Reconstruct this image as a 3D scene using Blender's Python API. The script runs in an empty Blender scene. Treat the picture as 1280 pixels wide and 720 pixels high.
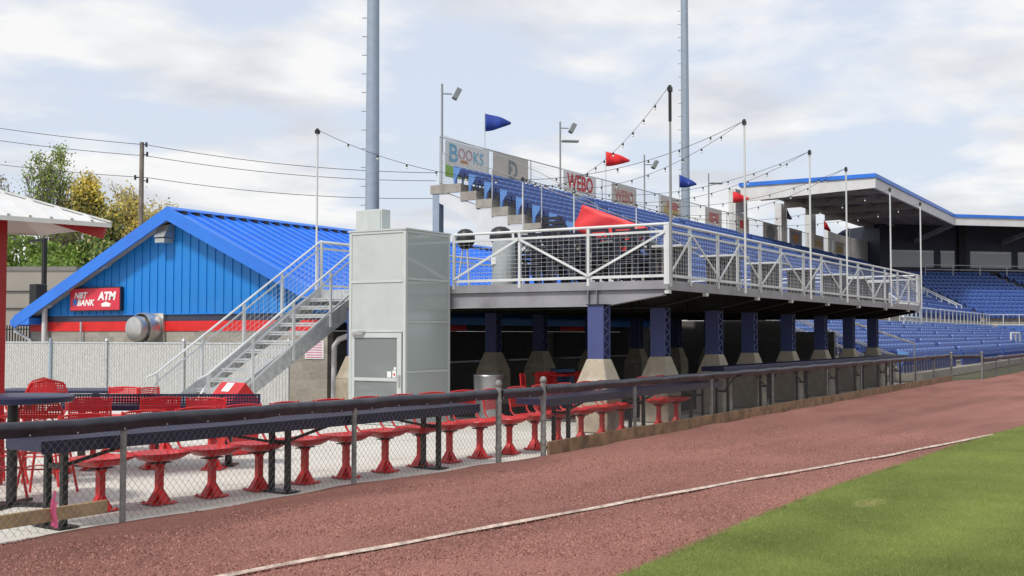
import bpy, math, random
import numpy as np
from mathutils import Vector, Matrix
R = random.Random(7)
S = bpy.context.scene
COL = S.collection
rad = math.radians
ORD = ['zeroth','first','second','third','fourth','fifth','sixth','seventh','eighth','ninth','tenth','eleventh','twelfth','thirteenth','fourteenth',
       'fifteenth','sixteenth','seventeenth','eighteenth','nineteenth','twentieth','twenty-first','twenty-second','twenty-third','twenty-fourth',
       'twenty-fifth','twenty-sixth','twenty-seventh','twenty-eighth','twenty-ninth','thirtieth']

# ------------------------------------------------------------------ materials
def nm(name):
    m = bpy.data.materials.new(name); m.use_nodes = True
    nt = m.node_tree; b = nt.nodes['Principled BSDF']
    return m, nt, b
def L(nt, a, b): nt.links.new(a, b)
def N(nt, t, **kw):
    n = nt.nodes.new(t)
    for k, v in kw.items(): setattr(n, k, v)
    return n
def coords(nt, swz=None):
    tc = N(nt, 'ShaderNodeTexCoord')
    if not swz: return tc.outputs['Object']
    se = N(nt, 'ShaderNodeSeparateXYZ'); co = N(nt, 'ShaderNodeCombineXYZ'); L(nt, tc.outputs['Object'], se.inputs[0])
    for i, a in enumerate(swz): L(nt, se.outputs['XYZ'.index(a)], co.inputs[i])
    return co.outputs[0]
def mat(name, col, rough=.6, metal=0, var=.12, scale=3., bump=0., bscale=60., dirt=None, dscale=1.2, alpha=None):
    m, nt, b = nm(name)
    b.inputs['Roughness'].default_value = rough; b.inputs['Metallic'].default_value = metal
    c = coords(nt)
    n = N(nt, 'ShaderNodeTexNoise'); n.inputs['Scale'].default_value = scale; n.inputs['Detail'].default_value = 6; L(nt, c, n.inputs['Vector'])
    r = N(nt, 'ShaderNodeValToRGB')
    r.color_ramp.elements[0].position = .3; r.color_ramp.elements[1].position = .7
    r.color_ramp.elements[0].color = [x*(1-var) for x in col]+[1]; r.color_ramp.elements[1].color = [min(1, x*(1+var)) for x in col]+[1]
    L(nt, n.outputs['Fac'], r.inputs[0]); out = r.outputs[0]
    if dirt:
        n2 = N(nt, 'ShaderNodeTexNoise'); n2.inputs['Scale'].default_value = dscale; n2.inputs['Detail'].default_value = 9; n2.inputs['Roughness'].default_value = .65; L(nt, c, n2.inputs['Vector'])
        r2 = N(nt, 'ShaderNodeValToRGB'); r2.color_ramp.elements[0].position = .5; r2.color_ramp.elements[1].position = .72
        r2.color_ramp.elements[0].color = (0, 0, 0, 1); r2.color_ramp.elements[1].color = (dirt[3],)*3+(1,)
        L(nt, n2.outputs['Fac'], r2.inputs[0])
        mx = N(nt, 'ShaderNodeMixRGB'); L(nt, r2.outputs[0], mx.inputs[0]); L(nt, out, mx.inputs[1]); mx.inputs[2].default_value = (*dirt[:3], 1); out = mx.outputs[0]
    L(nt, out, b.inputs['Base Color'])
    if bump:
        n3 = N(nt, 'ShaderNodeTexNoise'); n3.inputs['Scale'].default_value = bscale; n3.inputs['Detail'].default_value = 4; L(nt, c, n3.inputs['Vector'])
        bp = N(nt, 'ShaderNodeBump'); bp.inputs['Strength'].default_value = bump; bp.inputs['Distance'].default_value = .02
        L(nt, n3.outputs['Fac'], bp.inputs['Height']); L(nt, bp.outputs[0], b.inputs['Normal'])
    return m
def perforate(name, col, swz, pitch=.03, hole=.3, rough=.45):
    """sheet steel with a grid of punched round holes"""
    m, nt, b = nm(name); b.inputs['Base Color'].default_value = (*col, 1); b.inputs['Roughness'].default_value = rough
    c = coords(nt, swz)
    vm = N(nt, 'ShaderNodeVectorMath', operation='SCALE'); L(nt, c, vm.inputs[0]); vm.inputs['Scale'].default_value = 1/pitch
    fr = N(nt, 'ShaderNodeVectorMath', operation='FRACTION'); L(nt, vm.outputs[0], fr.inputs[0])
    su = N(nt, 'ShaderNodeVectorMath', operation='SUBTRACT'); L(nt, fr.outputs[0], su.inputs[0]); su.inputs[1].default_value = (.5, .5, .5)
    mu = N(nt, 'ShaderNodeVectorMath', operation='MULTIPLY'); L(nt, su.outputs[0], mu.inputs[0]); mu.inputs[1].default_value = (1, 1, 0)
    ln = N(nt, 'ShaderNodeVectorMath', operation='LENGTH'); L(nt, mu.outputs[0], ln.inputs[0])
    gt = N(nt, 'ShaderNodeMath', operation='GREATER_THAN'); L(nt, ln.outputs['Value'], gt.inputs[0]); gt.inputs[1].default_value = hole
    L(nt, gt.outputs[0], b.inputs['Alpha'])
    return m
def block(name, c1, c2, mortar, swz, sx=1/.4, bw=.5, rh=.25, scale=2.5):
    m, nt, b = nm(name); b.inputs['Roughness'].default_value = .9
    c = coords(nt, swz)
    t = N(nt, 'ShaderNodeTexBrick'); L(nt, c, t.inputs['Vector'])
    t.inputs['Scale'].default_value = 1; t.inputs['Brick Width'].default_value = .4; t.inputs['Row Height'].default_value = .2; t.inputs['Mortar Size'].default_value = .008
    t.inputs['Color1'].default_value = (*c1, 1); t.inputs['Color2'].default_value = (*c2, 1); t.inputs['Mortar'].default_value = (*mortar, 1)
    n = N(nt, 'ShaderNodeTexNoise'); n.inputs['Scale'].default_value = 14; n.inputs['Detail'].default_value = 8; L(nt, c, n.inputs['Vector'])
    mx = N(nt, 'ShaderNodeMixRGB', blend_type='MULTIPLY'); mx.inputs[0].default_value = .5; L(nt, t.outputs[0], mx.inputs[1]); L(nt, n.outputs['Fac'], mx.inputs[2])
    L(nt, mx.outputs[0], b.inputs['Base Color'])
    bp = N(nt, 'ShaderNodeBump'); bp.inputs['Strength'].default_value = .4; bp.inputs['Distance'].default_value = .01; L(nt, t.outputs['Fac'], bp.inputs['Height']); bp.invert = True; L(nt, bp.outputs[0], b.inputs['Normal'])
    return m
def ground_mat(name, ca, cb, cc, fine, coarse, bump=.6, cw=.5):
    m, nt, b = nm(name); b.inputs['Roughness'].default_value = .95; b.inputs['Specular IOR Level'].default_value = .15
    c = coords(nt)
    v = N(nt, 'ShaderNodeTexVoronoi'); v.inputs['Scale'].default_value = fine; L(nt, c, v.inputs['Vector'])
    n = N(nt, 'ShaderNodeTexNoise'); n.inputs['Scale'].default_value = fine*.6; n.inputs['Detail'].default_value = 8; n.inputs['Roughness'].default_value = .75; L(nt, c, n.inputs['Vector'])
    k = N(nt, 'ShaderNodeTexNoise'); k.inputs['Scale'].default_value = coarse; k.inputs['Detail'].default_value = 6; k.inputs['Distortion'].default_value = .6
    mp = N(nt, 'ShaderNodeMapping'); mp.inputs['Scale'].default_value = (.45, 1.3, 1); L(nt, c, mp.inputs['Vector']); L(nt, mp.outputs[0], k.inputs['Vector'])
    sep = N(nt, 'ShaderNodeSeparateColor'); L(nt, v.outputs['Color'], sep.inputs[0])
    r = N(nt, 'ShaderNodeValToRGB'); e = r.color_ramp.elements; e[0].position = .12; e[0].color = (*ca, 1); e[1].position = .9; e[1].color = (*cc, 1)
    x = e.new(.55); x.color = (*cb, 1)
    ad = N(nt, 'ShaderNodeMath', operation='ADD'); L(nt, sep.outputs[0], ad.inputs[0]); L(nt, n.outputs['Fac'], ad.inputs[1])
    hf = N(nt, 'ShaderNodeMath', operation='MULTIPLY'); L(nt, ad.outputs[0], hf.inputs[0]); hf.inputs[1].default_value = .5; L(nt, hf.outputs[0], r.inputs[0])
    r2 = N(nt, 'ShaderNodeValToRGB'); r2.color_ramp.elements[0].position = .3; r2.color_ramp.elements[1].position = .7
    r2.color_ramp.elements[0].color = (1-cw*.6,)*3+(1,); r2.color_ramp.elements[1].color = (1+cw*.3,)*3+(1,)
    L(nt, k.outputs['Fac'], r2.inputs[0])
    mx = N(nt, 'ShaderNodeMixRGB', blend_type='MULTIPLY'); mx.inputs[0].default_value = 1; L(nt, r.outputs[0], mx.inputs[1]); L(nt, r2.outputs[0], mx.inputs[2]); L(nt, mx.outputs[0], b.inputs['Base Color'])
    bp = N(nt, 'ShaderNodeBump'); bp.inputs['Strength'].default_value = bump; bp.inputs['Distance'].default_value = .012; L(nt, ad.outputs[0], bp.inputs['Height']); L(nt, bp.outputs[0], b.inputs['Normal'])
    return m
def glass(name, col, rough=.08, alpha=.55):
    m, nt, b = nm(name); b.inputs['Base Color'].default_value = (*col, 1); b.inputs['Roughness'].default_value = rough; b.inputs['Alpha'].default_value = alpha
    b.inputs['Specular IOR Level'].default_value = .8
    return m

M = {}
M['red'] = mat('red_powder_coat', (.55, .014, .015), .40, var=.18, scale=5, dirt=(.34, .03, .028, .7), dscale=7)
M['red_perf'] = perforate('red_perforated_steel', (.56, .009, .012), 'XZY', .026, .27, .36)
M['red_paint'] = mat('red_painted_metal', (.36, .010, .014), .4)
M['navy_perf'] = perforate('navy_perforated_steel', (.012, .013, .045), 'XYZ', .030, .30)
M['navy_perf_v'] = perforate('navy_perforated_panel', (.012, .013, .045), 'XZY', .036, .30)
M['navy'] = mat('navy_coated_steel', (.012, .014, .05), .4)
M['black'] = mat('black_coated_steel', (.012, .012, .013), .45)
M['pad'] = mat('dark_navy_vinyl_padding', (.026, .025, .038), .42, var=.35, scale=7, bump=.35, bscale=9, dirt=(.085, .08, .09, .55), dscale=2.5)
M['galv'] = mat('galvanised_steel', (.50, .515, .52), .45, .35, var=.18, scale=9)
M['postgal'] = mat('weathered_galvanised_post', (.23, .225, .21), .6, .25, var=.3, scale=14)
M['wire'] = mat('fence_wire', (.20, .19, .175), .5, .3, var=.3, scale=20)
M['wire_dk'] = mat('dark_weathered_wire', (.10, .095, .09), .6, .2, var=.3, scale=20)  # darker tone than the field fence wire
M['timber'] = mat('weathered_brown_timber', (.25, .155, .082), .85, var=.35, scale=5, bump=.3, bscale=30, dirt=(.07, .04, .024, .8), dscale=3)
M['pine'] = mat('pale_pine_timber', (.46, .32, .17), .8, var=.2, scale=6, bump=.2, bscale=30)
M['pink'] = mat('pink_ribbon', (.88, .17, .32), .5)
M['white_paint'] = mat('white_painted_metal', (.58, .59, .59), .45, var=.06)
M['white_wall'] = mat('white_coated_cladding', (.64, .64, .63), .6, var=.06, scale=1, dirt=(.42, .41, .38, .5), dscale=.6)
M['lining'] = mat('dark_roof_lining', (.30, .29, .275), .8)
M['rail'] = mat('pale_galvanised_rail', (.64, .66, .66), .45, .15, var=.1)
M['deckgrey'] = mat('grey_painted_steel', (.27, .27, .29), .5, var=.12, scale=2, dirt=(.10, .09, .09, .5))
M['deckdark'] = mat('shade_dark_steel', (.022, .022, .023), .85, var=.25)  # near-black instead of deck grey, shade under the deck painted in
M['purple'] = mat('violet_blue_painted_steel', (.05, .066, .19), .6, var=.1)
M['concrete'] = mat('grey_concrete', (.34, .31, .26), .9, var=.16, scale=3, bump=.25, bscale=50, dirt=(.20, .17, .13, .7), dscale=2)
M['ped'] = mat('stained_cast_concrete', (.36, .31, .235), .9, var=.2, scale=4, bump=.25, bscale=60, dirt=(.58, .55, .48, .6), dscale=2.4)
M['patio'] = mat('pale_concrete_slab', (.60, .575, .52), .9, var=.07, scale=.8, bump=.12, bscale=90, dirt=(.43, .40, .35, .6), dscale=.9)
def slab_joints(m, size=1.52, wd=.006):
    nt = m.node_tree; b = nt.nodes['Principled BSDF']; src = b.inputs['Base Color'].links[0].from_socket
    br = N(nt, 'ShaderNodeTexBrick'); br.offset = 0; L(nt, coords(nt), br.inputs['Vector']); br.inputs['Scale'].default_value = 1; br.inputs['Brick Width'].default_value = size; br.inputs['Row Height'].default_value = size
    br.inputs['Mortar Size'].default_value = wd; br.inputs['Color1'].default_value = (1,1,1,1); br.inputs['Color2'].default_value = (.93,.93,.93,1); br.inputs['Mortar'].default_value = (.35,.34,.32,1)
    mx = N(nt, 'ShaderNodeMixRGB', blend_type='MULTIPLY'); mx.inputs[0].default_value = 1; L(nt, src, mx.inputs[1]); L(nt, br.outputs[0], mx.inputs[2]); L(nt, mx.outputs[0], b.inputs['Base Color'])
slab_joints(M['patio'])
M['floor_shade'] = mat('painted_floor_shade', (.10, .098, .092), .85, var=.2, scale=1.5, dirt=(.05, .048, .045, .7), dscale=1)  # dark tone stands in for shade on the floor under the deck
M['dirt'] = ground_mat('crushed_red_brick', (.14, .054, .042), (.285, .128, .102), (.46, .28, .235), 120, .55, .5, .40)
M['pebble'] = mat('brick_grit', (.36, .175, .14), .95, var=.5, scale=40)
M['grassland'] = ground_mat('lawn', (.125, .158, .036), (.20, .247, .062), (.28, .325, .105), 60, .5, .7, .22)
M['blade'] = mat('grass_blades', (.272, .322, .095), .6, var=.22, scale=.9)
M['earth'] = ground_mat('rough_ground', (.05, .06, .03), (.09, .09, .05), (.12, .12, .08), 3, .05, .4)
M['chalk'] = mat('chalk', (.52, .42, .35), .95, var=.35, scale=15, dirt=(.24, .12, .10, .9), dscale=7)
M['lift'] = mat('grey_green_lift_panel', (.47, .50, .485), .42, var=.05, scale=1, dirt=(.36, .38, .365, .5), dscale=1.6)
M['lift_frame'] = mat('pale_lift_frame', (.50, .535, .52), .4, var=.05)
M['lift_glass'] = glass('lift_side_glazing', (.42, .475, .465), .10, .93)
M['door_glass'] = glass('door_glass', (.24, .265, .265), .06, .8)
M['suite_glass'] = glass('suite_window_glass', (.27, .30, .30), .2, 1)
M['suite_pale'] = mat('window_blind', (.6, .62, .62), .6)
M['roof'] = mat('royal_blue_roof_metal', (.024, .175, .68), .42, var=.10, scale=.7, dirt=(.04, .13, .52, .5), dscale=.8)
M['siding'] = mat('azure_metal_siding', (.006, .19, .58), .5, var=.08, scale=1, dirt=(.03, .20, .48, .5), dscale=.9)
M['band_red'] = mat('red_band', (.66, .018, .016), .5)
M['band_navy'] = mat('navy_band', (.035, .04, .075), .5)
M['soffit'] = mat('grey_soffit', (.40, .38, .35), .7)
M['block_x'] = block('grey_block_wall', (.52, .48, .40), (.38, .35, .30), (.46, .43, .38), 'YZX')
M['block_y'] = block('block_wall_side_shade', (.16, .15, .135), (.12, .115, .105), (.15, .14, .125), 'XZY')  # darker than the front blocks, shade put into the colour
M['shutter'] = mat('shade_dark_shutter', (.025, .024, .023), .7, var=.2)  # near-black colour carries the deep shade under the deck
M['sign_red'] = mat('pinkish_red_sign_face', (.62, .03, .06), .4, var=.06)
M['sign_side'] = mat('dark_sign_case', (.02, .02, .035), .5)
M['white'] = mat('white_lettering', (.82, .82, .80), .5, var=.03)
M['star'] = mat('blue_star', (.03, .16, .55), .5)
M['steel'] = mat('brushed_aluminium', (.55, .54, .52), .35, .75, var=.15, scale=5)
M['slat'] = mat('grey_privacy_slats', (.49, .49, .47), .6, var=.10, scale=8)
M['seat'] = mat('blue_moulded_plastic', (.07, .155, .46), .42, var=.14, scale=2.5)
M['seat_dk'] = mat('blue_plastic_seat_pan', (.03, .07, .26), .5, var=.2, scale=2.5)
M['seat_end'] = mat('pale_blue_end_panel', (.12, .27, .58), .45, var=.12)
M['flag_blue'] = mat('blue_flag_cloth', (.02, .05, .30), .8, var=.2)
M['flag_red'] = mat('red_flag_cloth', (.70, .02, .025), .8, var=.15)
M['flag_navy'] = mat('navy_flag_cloth', (.02, .025, .07), .8)
M['tarp'] = mat('red_tarpaulin', (.70, .04, .042), .55, var=.14, scale=2, bump=.15, bscale=1.2)
M['lamp_grey'] = mat('grey_lamp_housing', (.20, .22, .22), .5)
M['lamp_glass'] = glass('lamp_lens', (.35, .38, .38), .2, 1)
M['tower'] = mat('pale_blue_grey_pole', (.30, .36, .43), .45, .2, var=.07)
M['towergrey'] = mat('grey_pole', (.27, .28, .29), .5, .2, var=.07)
M['wood_pole'] = mat('grey_wood_pole', (.17, .145, .12), .9, var=.3, scale=2)
M['cable'] = mat('black_cable', (.02, .02, .02), .6)
M['bulb'] = mat('white_bulb_glass', (.75, .75, .72), .2)
M['bark'] = mat('grey_brown_bark', (.22, .18, .145), .9, var=.3, scale=1)
M['leaf_green'] = mat('fresh_green_leaves', (.27, .37, .08), .7, var=.6, scale=.5)
M['leaf_dark'] = mat('dark_green_leaves', (.12, .165, .055), .75, var=.5, scale=.5)
M['leaf_mid'] = mat('mid_green_leaves', (.20, .30, .06), .7, var=.6, scale=.35)
M['leaf_yellow'] = mat('yellow_green_leaves', (.72, .58, .13), .7, var=.4, scale=.5)
M['leaf_olive'] = mat('olive_leaves', (.48, .44, .19), .7, var=.5, scale=.5)
M['leaf_brown'] = mat('brown_twigs', (.27, .21, .15), .8, var=.4, scale=.5)
M['beige'] = mat('beige_cladding', (.28, .255, .22), .7, var=.07, scale=.5)
M['beige_roof'] = mat('grey_roof_edge', (.18, .17, .16), .7)
M['umb_white'] = mat('white_metal_canopy', (.66, .66, .65), .35, .1, var=.07)
M['umb_pink'] = mat('pale_canopy_underside', (.42, .37, .36), .6)
M['table_blk'] = mat('dark_navy_plastic', (.016, .018, .035), .5, var=.3, scale=6)
M['tabletop'] = mat('grey_green_table_top', (.16, .19, .19), .45)
M['barrel'] = mat('grey_cover', (.40, .44, .45), .7, var=.1, dirt=(.12, .13, .14, .4))
M['bluebin'] = mat('blue_plastic_bin', (.02, .09, .22), .5)
M['tub'] = mat('galvanised_tub_metal', (.36, .37, .38), .4, .6)
M['banner_w'] = mat('white_mesh_banner', (.76, .75, .73), .8, var=.05)
M['banner_g'] = mat('beige_mesh_banner', (.57, .53, .47), .85, var=.07)
M['txt_red'] = mat('red_banner_print', (.60, .07, .07), .8)
M['txt_salmon'] = mat('faded_red_banner_print', (.52, .20, .17), .8)
M['txt_grey'] = mat('grey_banner_print', (.24, .26, .26), .8)
M['txt_lblue'] = mat('light_blue_banner_print', (.22, .45, .58), .8)
M['txt_pink'] = mat('pink_banner_print', (.50, .33, .36), .8)
M['txt_green'] = mat('green_banner_print', (.33, .55, .12), .8)
M['txt_orange'] = mat('orange_banner_print', (.55, .28, .12), .8)
M['txt_gold'] = mat('gold_banner_print', (.5, .40, .16), .8)
M['txt_blue'] = mat('blue_banner_print', (.30, .31, .40), .8)
M['navy_wall'] = mat('dark_navy_wall', (.030, .036, .055), .7)
M['paper'] = mat('white_paper', (.78, .78, .76), .6)
M['paperpink'] = mat('pink_print', (.62, .22, .36), .6)

for k_ in [k for k in M if k.startswith('leaf_')]+['blade']:
    nt = M[k_].node_tree; b = nt.nodes['Principled BSDF']; tr_ = N(nt, 'ShaderNodeBsdfTranslucent'); L(nt, b.inputs['Base Color'].links[0].from_socket, tr_.inputs[0])
    ms = N(nt, 'ShaderNodeMixShader'); ms.inputs[0].default_value = .4; L(nt, b.outputs[0], ms.inputs[1]); L(nt, tr_.outputs[0], ms.inputs[2]); L(nt, ms.outputs[0], nt.nodes['Material Output'].inputs[0])
def tint(m, build):      # multiply / mix an extra layer over a material's colour
    nt = m.node_tree; b = nt.nodes['Principled BSDF']; src = b.inputs['Base Color'].links[0].from_socket
    se = N(nt, 'ShaderNodeSeparateXYZ'); L(nt, coords(nt), se.inputs[0]); out = build(nt, src, se)
    for l in [l for l in src.links if l.to_node.type in ('BSDF_PRINCIPLED', 'BSDF_TRANSLUCENT')]: L(nt, out, l.to_socket)
def mth(nt, op, a, b):
    n = N(nt, 'ShaderNodeMath', operation=op)
    for i, q in enumerate((a, b)):
        if isinstance(q, (int, float)): n.inputs[i].default_value = q
        else: L(nt, q, n.inputs[i])
    return n.outputs[0]
def mowing(nt, src, se):     # bands left by the mower and one dry patch
    ph = mth(nt, 'MULTIPLY', mth(nt, 'ADD', se.outputs[1], mth(nt, 'MULTIPLY', se.outputs[0], .16)), 4.2)
    f = mth(nt, 'ADD', mth(nt, 'MULTIPLY', mth(nt, 'SINE', ph, 0), .06), 1.0)
    mx = N(nt, 'ShaderNodeMixRGB', blend_type='MULTIPLY'); mx.inputs[0].default_value = 1; L(nt, src, mx.inputs[1]); L(nt, f, mx.inputs[2])
    dx = mth(nt, 'SUBTRACT', se.outputs[0], 11.2); dy = mth(nt, 'SUBTRACT', se.outputs[1], 2.69)
    d = mth(nt, 'SQRT', mth(nt, 'ADD', mth(nt, 'MULTIPLY', dx, mth(nt, 'MULTIPLY', dx, 1.0)), mth(nt, 'MULTIPLY', dy, mth(nt, 'MULTIPLY', dy, 6.0))), 0)
    n = N(nt, 'ShaderNodeTexNoise'); n.inputs['Scale'].default_value = 9; L(nt, coords(nt), n.inputs['Vector'])
    k = N(nt, 'ShaderNodeMapRange'); L(nt, mth(nt, 'ADD', d, mth(nt, 'MULTIPLY', n.outputs['Fac'], .5)), k.inputs[0]); k.inputs[1].default_value = .30; k.inputs[2].default_value = .60; k.inputs[3].default_value = .5; k.inputs[4].default_value = 0
    m2 = N(nt, 'ShaderNodeMixRGB'); L(nt, k.outputs[0], m2.inputs[0]); L(nt, mx.outputs[0], m2.inputs[1]); m2.inputs[2].default_value = (.36, .27, .14, 1)
    return m2.outputs[0]
tint(M['grassland'], mowing); tint(M['blade'], mowing)
def damp(nt, src, se):       # ragged damp strip along the fence, faint wheel tracks
    n = N(nt, 'ShaderNodeTexNoise'); n.inputs['Scale'].default_value = .8; n.inputs['Detail'].default_value = 8; n.inputs['Roughness'].default_value = .6; L(nt, coords(nt), n.inputs['Vector'])
    e = mth(nt, 'ADD', mth(nt, 'ADD', se.outputs[1], mth(nt, 'MULTIPLY', n.outputs['Fac'], 2.0)), mth(nt, 'MULTIPLY', se.outputs[0], -.03))
    k = N(nt, 'ShaderNodeMapRange'); L(nt, e, k.inputs[0]); k.inputs[1].default_value = 7.6; k.inputs[2].default_value = 8.3; k.inputs[3].default_value = 1; k.inputs[4].default_value = .70
    ph = mth(nt, 'ADD', mth(nt, 'MULTIPLY', mth(nt, 'ADD', se.outputs[1], mth(nt, 'MULTIPLY', se.outputs[0], .05)), 7.5), mth(nt, 'MULTIPLY', n.outputs['Fac'], 5.0))
    f = mth(nt, 'ADD', mth(nt, 'MULTIPLY', mth(nt, 'SINE', ph, 0), .035), 1.0)
    mx = N(nt, 'ShaderNodeMixRGB', blend_type='MULTIPLY'); mx.inputs[0].default_value = 1; L(nt, src, mx.inputs[1]); L(nt, mth(nt, 'MULTIPLY', k.outputs[0], f), mx.inputs[2])
    return mx.outputs[0]
tint(M['dirt'], damp)
# ------------------------------------------------------------------ mesh builder
OFF = {}
class MB:
    def __init__(s): s.v = []; s.f = []; s.mi = []; s.cur = 0
    def quad(s, *p):
        n = len(s.v); s.v += [tuple(q) for q in p]; s.f.append(tuple(range(n, n+len(p)))); s.mi.append(s.cur); return s
    def hexa(s, p):      # 8 corners: bottom ring 0-3, top ring 4-7
        n = len(s.v); s.v += [tuple(q) for q in p]
        for f in ((3,2,1,0),(4,5,6,7),(0,1,5,4),(1,2,6,5),(2,3,7,6),(3,0,4,7)): s.f.append(tuple(n+i for i in f)); s.mi.append(s.cur)
        return s
    def box(s, x0, y0, z0, x1, y1, z1):
        if x0 > x1: x0, x1 = x1, x0
        if y0 > y1: y0, y1 = y1, y0
        if z0 > z1: z0, z1 = z1, z0
        return s.hexa([(x0,y0,z0),(x1,y0,z0),(x1,y1,z0),(x0,y1,z0),(x0,y0,z1),(x1,y0,z1),(x1,y1,z1),(x0,y1,z1)])
    def bar(s, p, q, w, h=None, up=(0,0,1)):
        p = Vector(p); q = Vector(q); d = (q-p).normalized(); up = Vector(up)
        if abs(d.dot(up)) > .97: up = Vector((1,0,0))
        a = d.cross(up).normalized(); b = a.cross(d); h = h or w; a *= w/2; b *= h/2
        return s.hexa([p-a-b, p+a-b, p+a+b, p-a+b, q-a-b, q+a-b, q+a+b, q-a+b])
    def tube(s, pts, r, n=8, cap=True, r2=None):
        pts = [Vector(p) for p in pts]; base = len(s.v); K = len(pts); ref = None
        for i, p in enumerate(pts):
            d = (pts[min(i+1, K-1)]-pts[max(i-1, 0)]).normalized()
            if ref is None: ref = Vector((0,0,1)) if abs(d.z) < .9 else Vector((1,0,0))
            a = d.cross(ref).normalized(); b = a.cross(d).normalized(); ref = b
            rr = r if r2 is None else r+(r2-r)*i/(K-1)
            for k in range(n):
                t = 2*math.pi*k/n; s.v.append(tuple(p+a*(rr*math.cos(t))+b*(rr*math.sin(t))))
        for i in range(K-1):
            for k in range(n):
                s.f.append((base+i*n+k, base+i*n+(k+1)%n, base+(i+1)*n+(k+1)%n, base+(i+1)*n+k)); s.mi.append(s.cur)
        if cap:
            s.f.append(tuple(base+k for k in reversed(range(n)))); s.mi.append(s.cur)
            s.f.append(tuple(base+(K-1)*n+k for k in range(n))); s.mi.append(s.cur)
        return s
    def lathe(s, prof, c=(0,0,0), n=20, sx=1, sy=1, ex=None):
        base = len(s.v); K = len(prof)
        for r, z in prof:
            for k in range(n):
                t = 2*math.pi*k/n; x, y = math.cos(t), math.sin(t)
                if ex: q = (abs(x)**ex+abs(y)**ex)**(-1/ex); x *= q; y *= q
                s.v.append((c[0]+r*x*sx, c[1]+r*y*sy, c[2]+z))
        for i in range(K-1):
            for k in range(n):
                s.f.append((base+i*n+k, base+i*n+(k+1)%n, base+(i+1)*n+(k+1)%n, base+(i+1)*n+k)); s.mi.append(s.cur)
        s.f.append(tuple(base+k for k in reversed(range(n)))); s.mi.append(s.cur)
        s.f.append(tuple(base+(K-1)*n+k for k in range(n))); s.mi.append(s.cur)
        return s
    def prism(s, poly, vec):
        n = len(poly); b = len(s.v); vec = Vector(vec)
        s.v += [tuple(p) for p in poly]+[tuple(Vector(p)+vec) for p in poly]
        s.f.append(tuple(b+i for i in reversed(range(n)))); s.mi.append(s.cur)
        s.f.append(tuple(b+n+i for i in range(n))); s.mi.append(s.cur)
        for i in range(n):
            j = (i+1) % n; s.f.append((b+i, b+j, b+n+j, b+n+i)); s.mi.append(s.cur)
        return s
    def wire(s, p, q, r):
        p = Vector(p); q = Vector(q); d = (q-p).normalized(); up = Vector((0,0,1)) if abs(d.z) < .97 else Vector((1,0,0))
        a = d.cross(up).normalized(); b = a.cross(d); n = len(s.v)
        for e in (p, q):
            for t in (0, 2.0944, 4.18879): s.v.append(tuple(e+a*(r*math.cos(t))+b*(r*math.sin(t))))
        for k in range(3): s.f.append((n+k, n+(k+1)%3, n+3+(k+1)%3, n+3+k)); s.mi.append(s.cur)
        return s
    def mesh(s, name, mats, off=(0,0,0)):
        me = bpy.data.meshes.new(name)
        v = [(a-off[0], b-off[1], c-off[2]) for a, b, c in s.v] if any(off) else s.v
        me.from_pydata(v, [], s.f)
        for m in (mats if isinstance(mats, (list, tuple)) else [mats]): me.materials.append(m)
        if any(s.mi): me.polygons.foreach_set('material_index', s.mi)
        return me
    def build(s, name, mats, parent=None, smooth=False, bevel=0, loc=None):
        off = OFF.get(parent, (0,0,0)) if parent else (loc or (0,0,0))
        me = s.mesh(name, mats, off); o = bpy.data.objects.new(name, me); COL.objects.link(o)
        if parent: o.parent = parent; OFF[o] = off
        else: o.location = off; OFF[o] = off
        import bmesh
        bm = bmesh.new(); bm.from_mesh(me)
        if smooth and len(s.v) < 4000: bmesh.ops.remove_doubles(bm, verts=bm.verts, dist=1e-5)
        bmesh.ops.recalc_face_normals(bm, faces=bm.faces); bm.to_mesh(me); bm.free()
        if smooth: smoothen(me)
        if bevel:
            md = o.modifiers.new('bevel', 'BEVEL'); md.width = bevel; md.segments = 2; md.limit_method = 'ANGLE'; md.angle_limit = rad(40)
        return o
def smoothen(me, ang=40):
    me.polygons.foreach_set('use_smooth', [True]*len(me.polygons))
    try: me.set_sharp_from_angle(angle=rad(ang))
    except Exception: pass
def tag(o, label, cat, group=None, kind=None):
    o['label'] = label; o['category'] = cat
    if group: o['group'] = group
    if kind: o['kind'] = kind
    return o
def thing(name, label, cat, loc=(0,0,0), rz=0, group=None):
    o = bpy.data.objects.new(name, None); COL.objects.link(o); o.location = loc; o.rotation_euler = (0,0,rz); o.empty_display_size = .2
    OFF[o] = tuple(loc) if not rz else (0,0,0)
    return tag(o, label, cat, group)
def local(name, label, cat, group=None):     # thing whose parts are modelled in its own coordinates
    o = thing(name, label, cat, (0,0,0), 0, group); return o
def place(o, loc, rz=0): o.location = loc; o.rotation_euler = (0,0,rz)
def dup(o, loc, rz=0, label=None, group=None):
    c = o.copy(); COL.objects.link(c); c.location = loc; c.rotation_euler = (0,0,rz)
    if label: c['label'] = label
    if group: c['group'] = group
    def kids(src, dst):
        for ch in src.children:
            d = ch.copy(); COL.objects.link(d); d.parent = dst; kids(ch, d)
    kids(o, c); return c
def struct(o): o['kind'] = 'structure'; return o
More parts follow.
